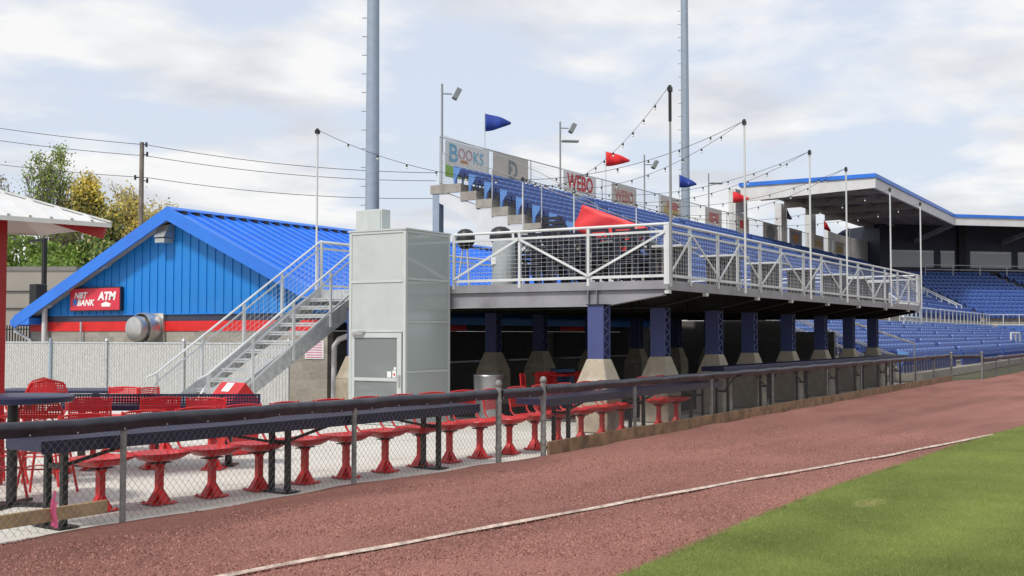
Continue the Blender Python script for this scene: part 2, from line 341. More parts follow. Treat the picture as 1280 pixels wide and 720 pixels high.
def text(name, body, size, loc, rot, m, parent, bold=0., shear=0., ext=.004, sx=1.):
    cu = bpy.data.curves.new(name, 'FONT'); cu.body = body; cu.size = size; cu.offset = bold; cu.shear = shear; cu.extrude = ext; cu.align_x = 'CENTER'; cu.align_y = 'CENTER'; cu.resolution_u = 3
    t = bpy.data.objects.new('tmp', cu); COL.objects.link(t)
    me = bpy.data.meshes.new_from_object(t.evaluated_get(bpy.context.evaluated_depsgraph_get()))
    bpy.data.objects.remove(t); me.materials.clear(); me.materials.append(m); me.name = name
    o = bpy.data.objects.new(name, me); COL.objects.link(o); off = OFF.get(parent, (0,0,0))
    o.location = Vector(loc)-Vector(off); o.rotation_euler = rot; o.scale = (sx, 1, 1); o.parent = parent
    return o
FACE_NY = (math.pi/2, 0, 0); FACE_NX = (math.pi/2, 0, -math.pi/2)
def chain(mb, path, z0, z1, pitch=.07, r=.0019, slope=1.15):
    P = [Vector((*p, 0)) for p in path]; segs = []; s = 0
    for a, b in zip(P, P[1:]): l = (b-a).length; segs.append((s, l, a, (b-a)/l)); s += l
    Ltot = s
    def at(t, off):
        t = min(max(t, 0), Ltot)
        for s0, l, a, d in segs:
            if t <= s0+l+1e-6: p = a+d*(t-s0); return p+Vector((-d.y, d.x, 0))*off
    h = z1-z0; run = h/slope; t = -run
    while t < Ltot:
        for sgn, off in ((1, .0022), (-1, -.0022)):
            a, b = (t, t+run) if sgn > 0 else (t+run, t)
            za, zb = z0, z1
            ta, tb = a, b
            def zz(q): return z0+(q-a)/(b-a)*h
            la, lb = max(min(ta, tb), 0), min(max(ta, tb), Ltot)
            if lb-la < .01: continue
            p = at(la, off); q = at(lb, off); p.z = zz(la); q.z = zz(lb)
            mb.wire(p, q, r)
        t += pitch
    return mb
def grid(mb, p0, u, v, nu, nv, r):      # welded wire mesh spanned by u and v from p0
    p0 = Vector(p0); u = Vector(u); v = Vector(v)
    for i in range(1, nu): mb.wire(p0+u*(i/nu), p0+u*(i/nu)+v, r)
    for j in range(1, nv): mb.wire(p0+v*(j/nv), p0+v*(j/nv)+u, r)
    return mb

# ------------------------------------------------------------------ camera / pixel helper (used for sizes only)
YAW = rad(31.1); PIT = math.atan(58/1400)
cam = bpy.data.cameras.new('camera'); cam.lens = 1400/1280*36; cam.clip_end = 3000; cam.clip_start = .1
co = bpy.data.objects.new('camera', cam); COL.objects.link(co); co.location = (0, 0, 1.66)
fw = Vector((math.cos(YAW)*math.cos(PIT), math.sin(YAW)*math.cos(PIT), math.sin(PIT)))
co.rotation_euler = fw.to_track_quat('-Z', 'Y').to_euler(); S.camera = co
rt = Vector((math.sin(YAW), -math.cos(YAW), 0)); upv = rt.cross(fw)
def project(p):
    d = Vector(p)-Vector((0,0,1.66)); k = d.dot(fw); return 640+1400*d.dot(rt)/k, 360-1400*d.dot(upv)/k, k

# ------------------------------------------------------------------ ground
def sheet(name, pts, z, m):
    mb = MB(); mb.quad(*[(x, y, z) for x, y in pts]); return struct(mb.build(name, m))
sheet('ground', [(-900,-900),(1500,-900),(1500,1500),(-900,1500)], -.03, M['earth'])
FENCE = [(-8,8.35),(5.57,8.12),(6.7,8.05),(9.75,7.92),(12.35,7.66),(13.25,7.52),(16.4,7.52),(42.0,7.25)]
sheet('patio', [(-8,8.2)]+[(x, y+.02) for x, y in FENCE[1:]]+[(42.0,9),(42,60),(-20,60)], -.010, M['patio'])
sheet('floor_shade_sheet', [(18.9,9.5),(39.5,9.3),(39.5,17.0),(18.9,17.0)], -.004, M['floor_shade'])  # dark sheet laid over the patio as painted shade under the deck
GE = [(-30,3.3),(5,3.30),(7.09,3.31),(8.08,3.31),(10.05,3.33),(12.65,3.27),(15.54,3.07),(17.86,2.96),(21.98,2.55),(30,1.5),(45,-1.5),(60,-6)]
# crushed-brick warning track, slightly mounded along the fence
def dense(poly, st):
    o = []
    for (a, b) in zip(poly, poly[1:]):
        n = max(1, int(math.dist(a, b)/st))
        for i in range(n): o.append((a[0]+(b[0]-a[0])*i/n, a[1]+(b[1]-a[1])*i/n))
    o.append(poly[-1]); return o
def yat(poly, x):
    for (a, b) in zip(poly, poly[1:]):
        if a[0] <= x <= b[0]: return a[1]+(b[1]-a[1])*(x-a[0])/(b[0]-a[0])
    return poly[-1][1]
fe = [(x, y) for x, y in FENCE]+[(44.2,6.5),(58,6.4),(95,5.5),(140,-20)]
xs = [-8+i*.25 for i in range(212)]+[45+i*2 for i in range(48)]
mb = MB()
for i, x in enumerate(xs):
    ya = yat(fe, x)-.02+.035*math.sin(x*2.1)+.02*math.sin(x*5.3+1); yb = yat(GE, min(x, 59.9))+.02 if x < 59.9 else -6-(x-59.9)*.45
    K = 24
    for k in range(K+1):
        t = k/K; y = ya+(yb-ya)*t
        z = .004+.05*math.exp(-((y-ya+.25)/.22)**2)*(1 if x > 13 else .35)+.008*math.sin(3.1*x+2*y)*math.sin(1.7*y+.6*x)
        mb.v.append((x, y, z))
    if i:
        for k in range(K):
            a = (i-1)*(K+1)+k; mb.f.append((a, a+K+1, a+K+2, a+1)); mb.mi.append(0)
trk = mb.build('warning_track', M['dirt']); struct(trk); smoothen(trk.data, 80)
# lawn with a ragged edge
gd = dense(GE, .12); gpts = [(x, y+R.uniform(-.06, .05)) for x, y in gd]
gp2 = gpts+[(60,-200),(-30,-200)]
sheet('lawn', gp2, .022, M['grassland'])
# chalk line strip, wobbling
LN = [(3.5,6.05),(5.69,5.62),(8.4,5.07),(11.72,4.42),(15.47,3.57),(19.81,2.78)]
mb = MB(); d = dense(LN, .3); prev = None
for i, (x, y) in enumerate(d):
    w = .030+.010*math.sin(i*1.3); y += .012*math.sin(i*.9)
    cur = ((x, y-w, .02), (x, y+w, .02), (x, y, .036))
    if prev: mb.quad(prev[0], cur[0], cur[2], prev[2]); mb.quad(prev[2], cur[2], cur[1], prev[1])
    prev = cur
struct(mb.build('chalk_line', M['chalk']))
# grass blades and loose grit, one object each
rng = np.random.default_rng(3)
def scatter_tris(name, xy, z, w, h, m, label, cat, lean=.6):
    n = len(xy); a = rng.uniform(0, 6.283, n); hh = h*rng.uniform(.5, 1.2, n); ww = w*rng.uniform(.6, 1.3, n); la = rng.uniform(0, 6.283, n); le = lean*hh*rng.uniform(0, 1, n)
    V = np.zeros((n, 3, 3)); V[:, :, 0] = xy[:, None, 0]; V[:, :, 1] = xy[:, None, 1]; V[:, :, 2] = z
    V[:, 0, 0] -= np.cos(a)*ww; V[:, 0, 1] -= np.sin(a)*ww; V[:, 1, 0] += np.cos(a)*ww; V[:, 1, 1] += np.sin(a)*ww
    V[:, 2, 0] += np.cos(la)*le; V[:, 2, 1] += np.sin(la)*le; V[:, 2, 2] += hh
    me = bpy.data.meshes.new(name); me.from_pydata(V.reshape(-1, 3).tolist(), [], np.arange(3*n).reshape(-1, 3).tolist()); me.materials.append(m)
    o = bpy.data.objects.new(name, me); COL.objects.link(o); return tag(o, label, cat, None, 'stuff')
pts = []
while len(pts) < 300000:
    xx = rng.uniform(6.3, 24, 60000); yy = rng.uniform(.2, 3.4, 60000)
    ge = np.interp(xx, [p[0] for p in GE], [p[1] for p in GE])
    u = (xx*rt.x+yy*rt.y)/(xx*fw.x+yy*fw.y)
    dd = np.hypot(xx, yy); k = (yy < ge+.09*rng.uniform(0, 1, 60000)**3) & (u < .48) & ((((xx-11.2)**2+6*(yy-2.69)**2) > .12) | (rng.uniform(0, 1, 60000) < .35)) & (rng.uniform(0, 1, 60000) < np.clip((9/dd)**1.5, .12, 1))
    pts += np.stack([xx[k], yy[k]], 1).tolist()
scatter_tris('grass', np.array(pts), .018, .0028, .024, M['blade'], 'short mown green grass beside the red brick track', 'grass')
pts = []
while len(pts) < 60000:
    xx = rng.uniform(3.5, 20, 40000); fy = np.interp(xx, [p[0] for p in FENCE], [p[1] for p in FENCE]); ge = np.interp(xx, [p[0] for p in GE], [p[1] for p in GE])
    yy = rng.uniform(2.5, 8.2, 40000); dd = np.hypot(xx, yy); u = (xx*rt.x+yy*rt.y)/(xx*fw.x+yy*fw.y)
    k = (yy > ge+.02) & (yy < fy-.03) & (np.abs(u) < .5) & (rng.uniform(0, 1, 40000) < np.clip((8/dd)**2, .03, 1)); pts += np.stack([xx[k], yy[k]], 1).tolist()
scatter_tris('brick_grit', np.array(pts[:60000]), .006, .007, .014, M['pebble'], 'loose crushed red brick grit on the warning track', 'gravel', 1.2)

# ------------------------------------------------------------------ field fences
def fence(label, path, posts, top=.93, bottom=.03, capposts=(), pad=True, kick=None, post_r=.028, pitch=.07, wr=.0017, padr=.050, postmat='postgal', wirem='wire', name='chain_link_fence', cat='fence', sag=.006, skirt=True):
    t = thing(name, label, cat, (*path[0], 0))
    c = chain(MB(), path, bottom, top-.05, pitch, wr); c.build('mesh', M[wirem], t)
    for x, y in posts:
        b = MB(); b.tube([(x, y, 0), (x, y, top-.02)], post_r, 10); b.build('post', M[postmat], t, smooth=True)
    for x, y in capposts:
        b = MB(); b.tube([(x, y, 0), (x, y, top+.05)], post_r*1.35, 12)
        for z in (.2, .52, .8): b.tube([(x, y, z-.02), (x, y, z+.02)], post_r*1.6, 12)
        pb = b.build('post', M['postgal'], t, smooth=True)
        b = MB(); b.lathe([(.02, top+.04), (.034, top+.05), (.046, top+.08), (.046, top+.10), (.034, top+.13), (.006, top+.142)], (x, y, 0), 14); b.build('ball_cap', M['postgal'], pb, smooth=True)
    if pad:
        d = dense(path, .22); b = MB(); n = len(d); pts = []
        for i, (x, y) in enumerate(d): pts.append((x, y+.01*math.sin(i*1.7), top-.03+sag*math.sin(i*.9+path[0][0])+.003*math.sin(i*2.7)))
        b.tube(pts, padr, 12)
        if skirt:
            for a, e in zip(pts, pts[1:]):
                b.hexa([(a[0], a[1]-.022, a[2]-.078), (e[0], e[1]-.022, e[2]-.078), (e[0], e[1]+.03, e[2]-.078), (a[0], a[1]+.03, a[2]-.078),
                        (a[0], a[1]-.045, a[2]-.02), (e[0], e[1]-.045, e[2]-.02), (e[0], e[1]+.045, e[2]-.02), (a[0], a[1]+.045, a[2]-.02)])
        pd = b.build('rail_padding', M['pad'], t, smooth=True)
        for i, (a, e) in enumerate(zip(pts, pts[1:])):     # lacing eyelets along the skirt
            if i % 2 == 0 and math.hypot(a[0], a[1]) < 16: MB().box(a[0]-.006, a[1]-.036, a[2]-.068, a[0]+.006, a[1]-.026, a[2]-.057).build('eyelet', M['galv'], pd)
    else:
        b = MB(); b.tube([(x, y, top-.03) for x, y in path], .022, 8); b.build('top_rail', M['postgal'], t, smooth=True)
    if kick:
        ck = dense(path, 2.4)
        for (a, e) in zip(ck, ck[1:]):
            b = MB(); dx = Vector((e[0]-a[0], e[1]-a[1], 0)).normalized()*.004
            zt = kick+R.uniform(-.012, .012)
            b.hexa([(a[0]+dx.x, a[1]-.075, -.05), (e[0]-dx.x, e[1]-.075, -.05), (e[0]-dx.x, e[1]-.037, -.05), (a[0]+dx.x, a[1]-.037, -.05),
                    (a[0]+dx.x, a[1]-.075, zt), (e[0]-dx.x, e[1]-.075, kick), (e[0]-dx.x, e[1]-.037, kick), (a[0]+dx.x, a[1]-.037, zt)])
            b.build('kick_board', M['timber'], t, bevel=.006)
    return t
fence('chain link fence with dark padded rail in front of the red patio chairs', [(2.5,8.17),(5.57,8.12),(6.7,8.05),(9.75,7.92),(12.3,7.66)],
      [(3.7,8.15),(6.72,8.05),(9.75,7.92)], .93, .03, [(12.33,7.64)], pitch=.070)
fence('narrow padded chain link gate between two ball-capped posts', [(12.38,7.63),(13.22,7.53)], [], .93, .03, [], name='fence_gate', cat='gate', sag=.004)
PR = lambda u, Y=7.45: (lambda k: (Y*k, Y))((rt.y*-1*1+0)/1) if 0 else None
def xof(u, Y):
    t = (u-640)/1400; return Y*(math.cos(YAW)+t*math.sin(YAW)*math.cos(PIT))/(math.sin(YAW)-t*math.cos(YAW)*math.cos(PIT))
fy = lambda x: yat(FENCE, x)
rp = [xof(u, 7.45) for u in (798, 891, 965, 1031, 1072, 1107, 1138, 1160)]
fence('chain link fence with padded rail and brown timber kick boards under the deck', [(13.3,7.51),(16.4,7.52),(42.0,7.25)],
      [(x, fy(x)) for x in rp], .95, .20, [(13.27,7.51)], kick=.21, pitch=.075, wr=.0016)
fence('short fence stretch ending the padded run by the first blue seats', [(42.3,7.2),(44.0,6.55)], [], .9, .1, [(42.15,7.22),(44.1,6.5)], pitch=.08, wr=.002)
fence('low chain link fence with padded rail in front of the lower blue seats', [(44.4,6.5),(58,6.4),(95,5.5)], [(x, yat(fe, x)) for x in (44.5,47.5,51,55,60,66,73,81,90)], .78, .06, [], pitch=.12, wr=.0024, padr=.055)
# timber plank with ribbon
tp = MB(); tp.hexa([(3.2,8.23,.10),(6.62,8.12,.10),(6.62,8.16,.10),(3.2,8.27,.10),(3.2,8.23,.215),(6.62,8.12,.215),(6.62,8.16,.215),(3.2,8.27,.215)])
tag(tp.build('timber_plank', M['pine'], bevel=.006, loc=(5,8.2,.1)), 'pale timber plank wired low behind the mesh at the left end of the fence', 'plank')
rb = MB()
RX, RY = xof(70, 8.1), 8.1
for k, (dx, h0, h1, dy) in enumerate(((-.012,.07,.30,0),(.008,.05,.27,-.006),(-.003,.12,.36,.006))):
    prev = None
    for i in range(9):
        t = i/8; z = h0+(h1-h0)*t; w = .022*(1-abs(t-.45))
        cur = ((RX+dx+.012*math.sin(6*t+k)-w, RY-.012+dy+.01*math.cos(5*t), z), (RX+dx+.012*math.sin(6*t+k)+w, RY-.016+dy, z))
        if prev: rb.prism([prev[0], prev[1], cur[1], cur[0]], (0, .002, 0))
        prev = cur
tag(rb.build('marker_ribbon', M['pink'], loc=(RX,RY,.1)), 'bright pink ribbon tied on the pale timber plank', 'ribbon')

# ------------------------------------------------------------------ drink counters
def counter(label, a, b, leg_s, width=.50, top=.765, brace=True, name='drink_counter', matlegs='black', legpair=.24, side=1, legside=0):
    """long perforated counter from a to b (2D), paired legs at distances leg_s"""
    a = Vector((*a, 0)); b = Vector((*b, 0)); d = (b-a).normalized(); n = Vector((-d.y, d.x, 0)); Ln = (b-a).length; ang = math.atan2(d.y, d.x)
    t = thing(name, label, 'counter', tuple(a), ang)
    m = MB(); m.box(0, 0, top-.006, Ln, width, top); m.build('perforated_top', M['navy_perf'], t)
    m = MB(); m.box(0, -.014, top-.11, Ln, 0, top+.002); m.box(0, width, top-.09, Ln, width+.014, top+.002); m.box(-.012, -.014, top-.09, 0, width+.014, top+.002); m.box(Ln, -.014, top-.09, Ln+.012, width+.014, top+.002)
    m.build('edge_trim', M['navy'], t, bevel=.008)
    for s in leg_s:
        for y in (width/2-legpair/2, width/2+legpair/2):
            m = MB(); m.box(s-.027, y-.027, .012, s+.027, y+.027, top-.012); m.build('leg', M[matlegs], t, bevel=.006)
        m = MB(); m.box(s-.10, width/2-legpair/2-.09, 0, s+.10, width/2+legpair/2+.09, .012); m.build('foot_plate', M[matlegs], t)
        if brace:
            m = MB(); m.box(s-.02, width/2-legpair/2+.036, .50, s+.02, width/2+legpair/2-.036, .54); m.build('leg_tie', M[matlegs], t)
    if brace:
        ends = sorted(leg_s)
        for s in ends:
            for sg in (-1, 1):
                e = s+sg*1.22
                if e < .05 or e > Ln-.05: continue
                m = MB(); m.bar((s+sg*.027, width/2-.02, .51), (e, width/2-.02, top-.02), .028); m.build('brace', M[matlegs], t)
    return t
CA0, CA1 = Vector((6.02, 8.22)), Vector((12.15, 7.83))
counter('navy perforated counter behind the padded fence beside the front row of red chairs', CA0, CA1, (.30, 2.93, 5.48))
counter('navy perforated counter behind the fence between the gate and the second column', (13.6,7.62), (20.6,7.70), (.85, 3.55, 6.3))
XN = [xof(u, 7.75) for u in (905, 938)]
counter('long navy counter standing behind the padded fence under the deck', (21.0,7.82), (36.8,7.62), (.5, 3.1, 5.7, 8.3, 10.9, 13.5, 15.3), top=1.02, width=.45)

# ------------------------------------------------------------------ red pedestal chairs
def make_chair(label, group):
    t = local('pedestal_chair', label, 'chair', group)
    m = MB(); m.box(-.128, -.128, 0, .128, .128, .012); bp = m.build('base_plate', M['red'], t)
    m = MB(); m.box(-.032, -.032, .013, .032, .032, .39)
    for sx, sy in ((1,0),(-1,0),(0,1),(0,-1)):
        c = Vector((sx, sy, 0)); q = Vector((-sy, sx, 0)); U = Vector((0,0,1))
        m.hexa([c*.0325-q*.028+U*.013, c*.112-q*.045+U*.013, c*.112+q*.045+U*.013, c*.0325+q*.028+U*.013,
                c*.0325-q*.028+U*.135, c*.037-q*.028+U*.135, c*.037+q*.028+U*.135, c*.0325+q*.028+U*.135])
        m.prism([c*.0325-q*.02+U*.345, c*.0325-q*.02+U*.39, c*.07-q*.02+U*.39], q*.04)
    for bx_, by_ in ((1,1),(1,-1),(-1,1),(-1,-1)): m.lathe([(.011,.0125),(.011,.024),(.004,.026)], (bx_*.105,by_*.105,0), 6)
    m.build('pedestal', M['red'], t)
    m = MB(); m.box(-.115, -.045, .39, .115, .045, .400); m.box(-.04, -.11, .4005, .04, .11, .412); m.build('swivel_plate', M['black'], t)
    m = MB(); m.lathe([(.09,.412),(.17,.425),(.225,.455),(.255,.478),(.268,.486),(.272,.480),(.278,.488),(.272,.502),(.255,.500),(.20,.482),(.12,.474),(.01,.472)], (0,0,0), 28, 1, .92, 3.2)
    m.build('seat', M['red'], t, smooth=True)
    # backrest: bent panel on two uprights
    fr = MB()
    for s in (-1, 1): fr.tube([(s*.235,.10,.485),(s*.238,.21,.50),(s*.24,.262,.56),(s*.238,.285,.70),(s*.235,.302,.895)], .0135, 8)
    fr.tube([(-.235,.30,.875),(-.15,.318,.888),(0,.325,.893),(.15,.318,.888),(.235,.30,.875)], .009, 8)
    fr.build('back_frame', M['red'], t, smooth=True)
    m = MB(); n = 10; prev = None
    for i in range(n+1):
        x = -.23+.46*i/n; c = .022*(1-(x/.23)**2); zt = .875+.015*(1-(x/.23)**2)
        cur = ((x, .280+c, .60), (x, .300+c, zt))
        if prev: m.quad(prev[0], cur[0], cur[1], prev[1])
        prev = cur
    m.build('backrest', M['red_perf'], t, smooth=True)
    return t
GF = 'red pedestal chairs along the front counter'
ch0 = make_chair('red pedestal chair, first from the left end of the counter behind the padded fence', GF)
rowA = [(7.11,8.83),(7.72,8.72),(8.33,8.63),(8.94,8.56),(9.60,8.50),(10.22,8.42),(10.91,8.38),(11.58,8.34),(12.16,8.29),(12.80,8.23),(13.44,8.15),(14.15,8.15)]
rowA += [(14.85,8.15),(15.6,8.15),(16.33,8.15),(17.06,8.15),(18.6,8.15),(19.4,8.15)]
rz = -rad(4)
for i, (x, y) in enumerate(rowA):
    if i < 12: lb = 'red pedestal chair, %s from the left end of the front counter' % ORD[i+1]
    else: lb = 'red pedestal chair right of the gate post, %s along the counter there' % ORD[i-11]
    a = rz+rad(R.uniform(-7, 7)) if i < 10 else rad(R.uniform(-7, 7))
    if i == 0: place(ch0, (x, y, 0), a)
    else: dup(ch0, (x, y, 0), a, lb)
# second counter, turned away from the fence, with chairs along it
C2a, C2b = Vector((8.25, 14.0)), Vector((10.85, 10.05))
def pix_ground(u, v, z=0.):
    r = fw+rt*((u-640)/1400)-upv*((v-360)/1400); k = (z-1.66)/r.z; return Vector((r.x*k, r.y*k, z))
A = pix_ground(60, 503.5, .80); B = pix_ground(316, 503.5, .80)
d2 = (B-A).to_2d().normalized(); n2 = Vector((-d2.y, d2.x)); ang2 = math.atan2(d2.y, d2.x)
t = thing('patio_counter', 'navy counter with an upright perforated panel standing in the middle of the patio', 'counter', (A.x, A.y, 0), ang2)
ln = (B-A).length
m = MB(); m.box(0, 0, .72, ln, .42, .75); m.box(0, -.014, .70, ln, 0, .765); m.build('table_slab', M['navy'], t, bevel=.006)
m = MB(); m.box(0, .405, .77, ln, .411, .885); m.build('perforated_panel', M['navy_perf_v'], t)
m = MB(); m.box(0, .40, .875, ln, .418, .89); m.box(0, .40, .752, ln, .418, .772)
for s in (0, ln*.5, ln-.02): m.box(s, .40, .752, s+.02, .418, .89)
m.build('panel_frame', M['navy'], t)
for s in (.35, ln*.5, ln-.35):
    m = MB(); m.box(s-.04, .17, .012, s+.04, .25, .72); m.build('leg', M['black'], t, bevel=.006)
    m = MB(); m.box(s-.1, .06, 0, s+.1, .36, .012); m.build('foot_plate', M['black'], t)
GB = 'red pedestal chairs on the open patio'
lbs = ['red pedestal chair at the middle patio counter, its back close behind the tall table',
       'red pedestal chair at the middle patio counter, turned partly sideways',
       'red pedestal chair at the middle patio counter, nearest the red pitched bin']
for (u, v, a, lb) in ((116, 586, rad(12), lbs[0]), (190, 585, rad(35), lbs[1]), (267, 586, rad(-4), lbs[2])):
    p = pix_ground(u, v); dup(ch0, p, ang2+math.pi+a, lb, GB)
for (u, v, a, lb) in ((142, 563, rad(-8), 'red pedestal chair beyond the middle counter, its perforated back square to the slatted fence'),
                      (206, 563, rad(70), 'red pedestal chair beyond the middle counter, seen edge-on by the foot of the stairs'),
                      (78, 590, rad(100), 'red pedestal chair turned edge-on beside the navy round tall table'),
                      ):
    p = pix_ground(u, v); dup(ch0, p, ang2+a, lb, GB)
# far patio table
A = pix_ground(66, 487, .80); B = pix_ground(139, 487, .80); d = (B-A).to_2d().normalized()
t = thing('patio_table', 'navy slab table farthest back on the patio before the slatted fence', 'table', (A.x, A.y, 0), math.atan2(d.y, d.x))
l3 = (B-A).length; m = MB(); m.box(-.9, 0, .74, l3, .6, .80); m.build('table_top', M['navy'], t, bevel=.015)
for s in (-.5, l3-.35): m = MB(); m.box(s-.04, .26, 0, s+.04, .34, .74); m.build('leg', M['black'], t)

# ------------------------------------------------------------------ tall table, bar stools, metal parasol at far left
TT = pix_ground(14, 632)
t = thing('tall_table', 'tall round navy table with a black post under the red and white metal parasol', 'table', (TT.x, TT.y, 0))
m = MB(); m.lathe([(.54,1.00),(.56,1.01),(.56,1.055),(.545,1.065),(.01,1.066)], (TT.x,TT.y,0), 32); m.build('table_top', M['navy'], t, smooth=True)
m = MB(); m.tube([(TT.x,TT.y,.02),(TT.x,TT.y,1.0)], .05, 12); m.build('pedestal', M['black'], t, smooth=True)
m = MB()
for k in range(4):
    a = rad(25+90*k); m.bar((TT.x,TT.y,.025), (TT.x+.34*math.cos(a), TT.y+.34*math.sin(a), .015), .07, .03)
m.build('cross_base', M['black'], t)
def make_stool(label, group):
    t = local('bar_stool', label, 'stool', group)
    for sx in (-1, 1):
        for sy in (-1, 1):
            m = MB(); m.tube([(sx*.15,sy*.14,.74),(sx*.19,sy*.18,.40),(sx*.245,sy*.235,.0)], .014, 8); m.build('leg', M['red'], t, smooth=True)
    m = MB(); q = [(-.197,-.187,.33),(.197,-.187,.33),(.197,.187,.33),(-.197,.187,.33)]
    for a, b in zip(q, q[1:]+q[:1]): m.tube([a, b], .011, 6)
    m.build('foot_rail', M['red'], t)
    m = MB(); m.lathe([(.15,.735),(.20,.745),(.225,.765),(.228,.775),(.215,.778),(.01,.765)], (0,0,0), 24, 1, .95, 3); m.build('seat', M['red'], t, smooth=True)
    m = MB(); m.tube([(-.215,.05,.76),(-.225,.19,.82),(-.215,.235,1.02),(-.17,.25,1.11),(0,.262,1.15),(.17,.25,1.11),(.215,.235,1.02),(.225,.19,.82),(.215,.05,.76)], .014, 8); m.build('back_frame', M['red'], t, smooth=True)
    m = MB(); prev = None
    for i in range(9):
        x = -.205+.41*i/8; c = .02*(1-(x/.205)**2); cur = ((x,.235+c,.92),(x,.24+c,1.105+.03*(1-(x/.205)**2)))
        if prev: m.quad(prev[0],cur[0],cur[1],prev[1])
        prev = cur
    m.build('backrest', M['red_perf'], t, smooth=True)
    return t
GS = 'red bar stools around the tall table'
s0 = make_stool('red tube-legged bar stool at the near right side of the tall round table', GS)
# low armchair-like arch stool nearest the fence
p = pix_ground(58, 619); place(s0, (p.x, p.y, 0), rad(126)); s0.scale = (1, 1, .87)
for c in s0.children: pass
for (u, v, a, lb) in ((-12, 628, rad(160), 'red bar stool at the left edge of the photo, arched back to the fence'),
                      (50, 606, rad(10), 'red bar stool on the far side of the tall table, back square to the camera'),
                      (30, 600, rad(-25), 'red bar stool half hidden behind another on the far side of the tall table'),
                      (-6, 606, rad(55), 'red bar stool edge-on behind the red parasol post')):
    p = pix_ground(u, v); s = dup(s0, (p.x, p.y, 0), a-rad(59), lb, GS); s.scale = (1, 1, 1)
PC = pix_ground(-9, 606); PC = Vector((PC.x, PC.y, 0))
t = thing('metal_parasol', 'fixed metal parasol with a white ribbed top and a red square post', 'parasol', tuple(PC))
m = MB(); m.box(PC.x-.075,PC.y-.075,0,PC.x+.075,PC.y+.075,3.0); m.build('post', M['red_paint'], t, bevel=.01)
e = 1.27; ax = fw.copy(); ax.z = 0; ax.normalize(); ay = rt
tips = [PC+ay*e, PC+ax*1.05, PC-ay*e, PC-ax*e]
ap = PC+Vector((0,0,3.26)); zt = 2.90
m = MB(); u_ = MB(); rm = MB()
for k in range(4):
    a, b = tips[k].copy(), tips[(k+1) % 4].copy(); a.z = b.z = zt
    m.quad(a, b, ap); u_.quad(b-Vector((0,0,.035)), a-Vector((0,0,.035)), ap-Vector((0,0,.035)))
    m.quad(a, b, b-Vector((0,0,.05)), a-Vector((0,0,.05)))
    for i in range(1, 8):
        q = a.lerp(b, i/8); q2 = q.lerp(ap, 1-abs(i/8-.5)*2) if 0 else None
        # standing seams run from the eave towards the hip lines
        mid = a.lerp(b, .5); dv = (ap-mid); f = 1-abs(i/8-.5)*2
        m.bar(q+Vector((0,0,.012)), q+dv*f*.98+Vector((0,0,.012)), .03, .022)
    m.bar(a+Vector((0,0,.012)), ap+Vector((0,0,.012)), .06, .02)
m.build('canopy', M['umb_white'], t); u_.build('soffit', M['umb_pink'], t)
for k in range(4):
    a = tips[k].copy(); a.z = zt-.07
    
    if k in (1, 3, 2): continue
    m = MB(); i0 = a.lerp(ap, .06); i1 = a.lerp(ap, .92); m.bar(i0-Vector((0,0,.06)), i1-Vector((0,0,.10)), .05, .15); m.build('rib', M['red_paint'], t)

# red pitched bin
BP = pix_ground(291, 566); a = ang2-rad(42)
t = thing('litter_bin', 'red bin with a pitched hood and a white notice stuck on its slope', 'bin', (BP.x, BP.y, 0), a)
m = MB(); m.box(-.27,-.24,0,.27,.24,.70); m.build('body', M['red'], t, bevel=.01)
m = MB(); m.prism([(-.29,-.27,.70),(-.29,.27,.70),(-.29,0,.99)], (.58,0,0)); hd = m.build('hood', M['red'], t, bevel=.006)
def slope_pt(x, f, o): return (x, -.27+.27*f-.0*o-.008*o, .70+.29*f+.008*o)
m = MB(); m.quad(slope_pt(-.12,.55,.5), slope_pt(.06,.55,.5), slope_pt(.06,.95,.5), slope_pt(-.12,.95,.5)); m.build('notice', M['paper'], hd)
m = MB(); q = [slope_pt(-.02+.06*math.cos(k/12*6.283), .34+.1*math.sin(k/12*6.283), .4) for k in range(12)]; m.quad(*q); m.build('hole', M['black'], hd)

# ------------------------------------------------------------------ slatted privacy fence
t = thing('slatted_fence', 'grey chain link fence with privacy slats in front of the gable building', 'fence', (18.6, 17, 0))
m = MB(); y = 16.95
while y < 31.5: m.box(18.595, y, .05, 18.612, y+.082, 1.42); y += .092
m.build('privacy_slats', M['slat'], t)
m = MB(); chain(m, [(18.585,16.95),(18.585,31.5)], .05, 1.46, .11, .003); m.build('mesh', M['galv'], t)
m = MB(); m.tube([(18.6,16.95,1.45),(18.6,31.5,1.45)], .022, 8); m.build('top_rail', M['galv'], t, smooth=True)
for y in (16.93, 20.2, 22.9, 25.05, 28.2, 31.0):
    m = MB(); m.tube([(18.56,y,0),(18.56,y,1.56 if y == 25.05 else 1.50)], .045 if y == 25.05 else .03, 10); m.lathe([(.05,1.5),(.03,1.55),(.005,1.57)], (18.56,y,.0), 10); m.build('post', M['tower'] if y == 25.05 else M['galv'], t, smooth=True)

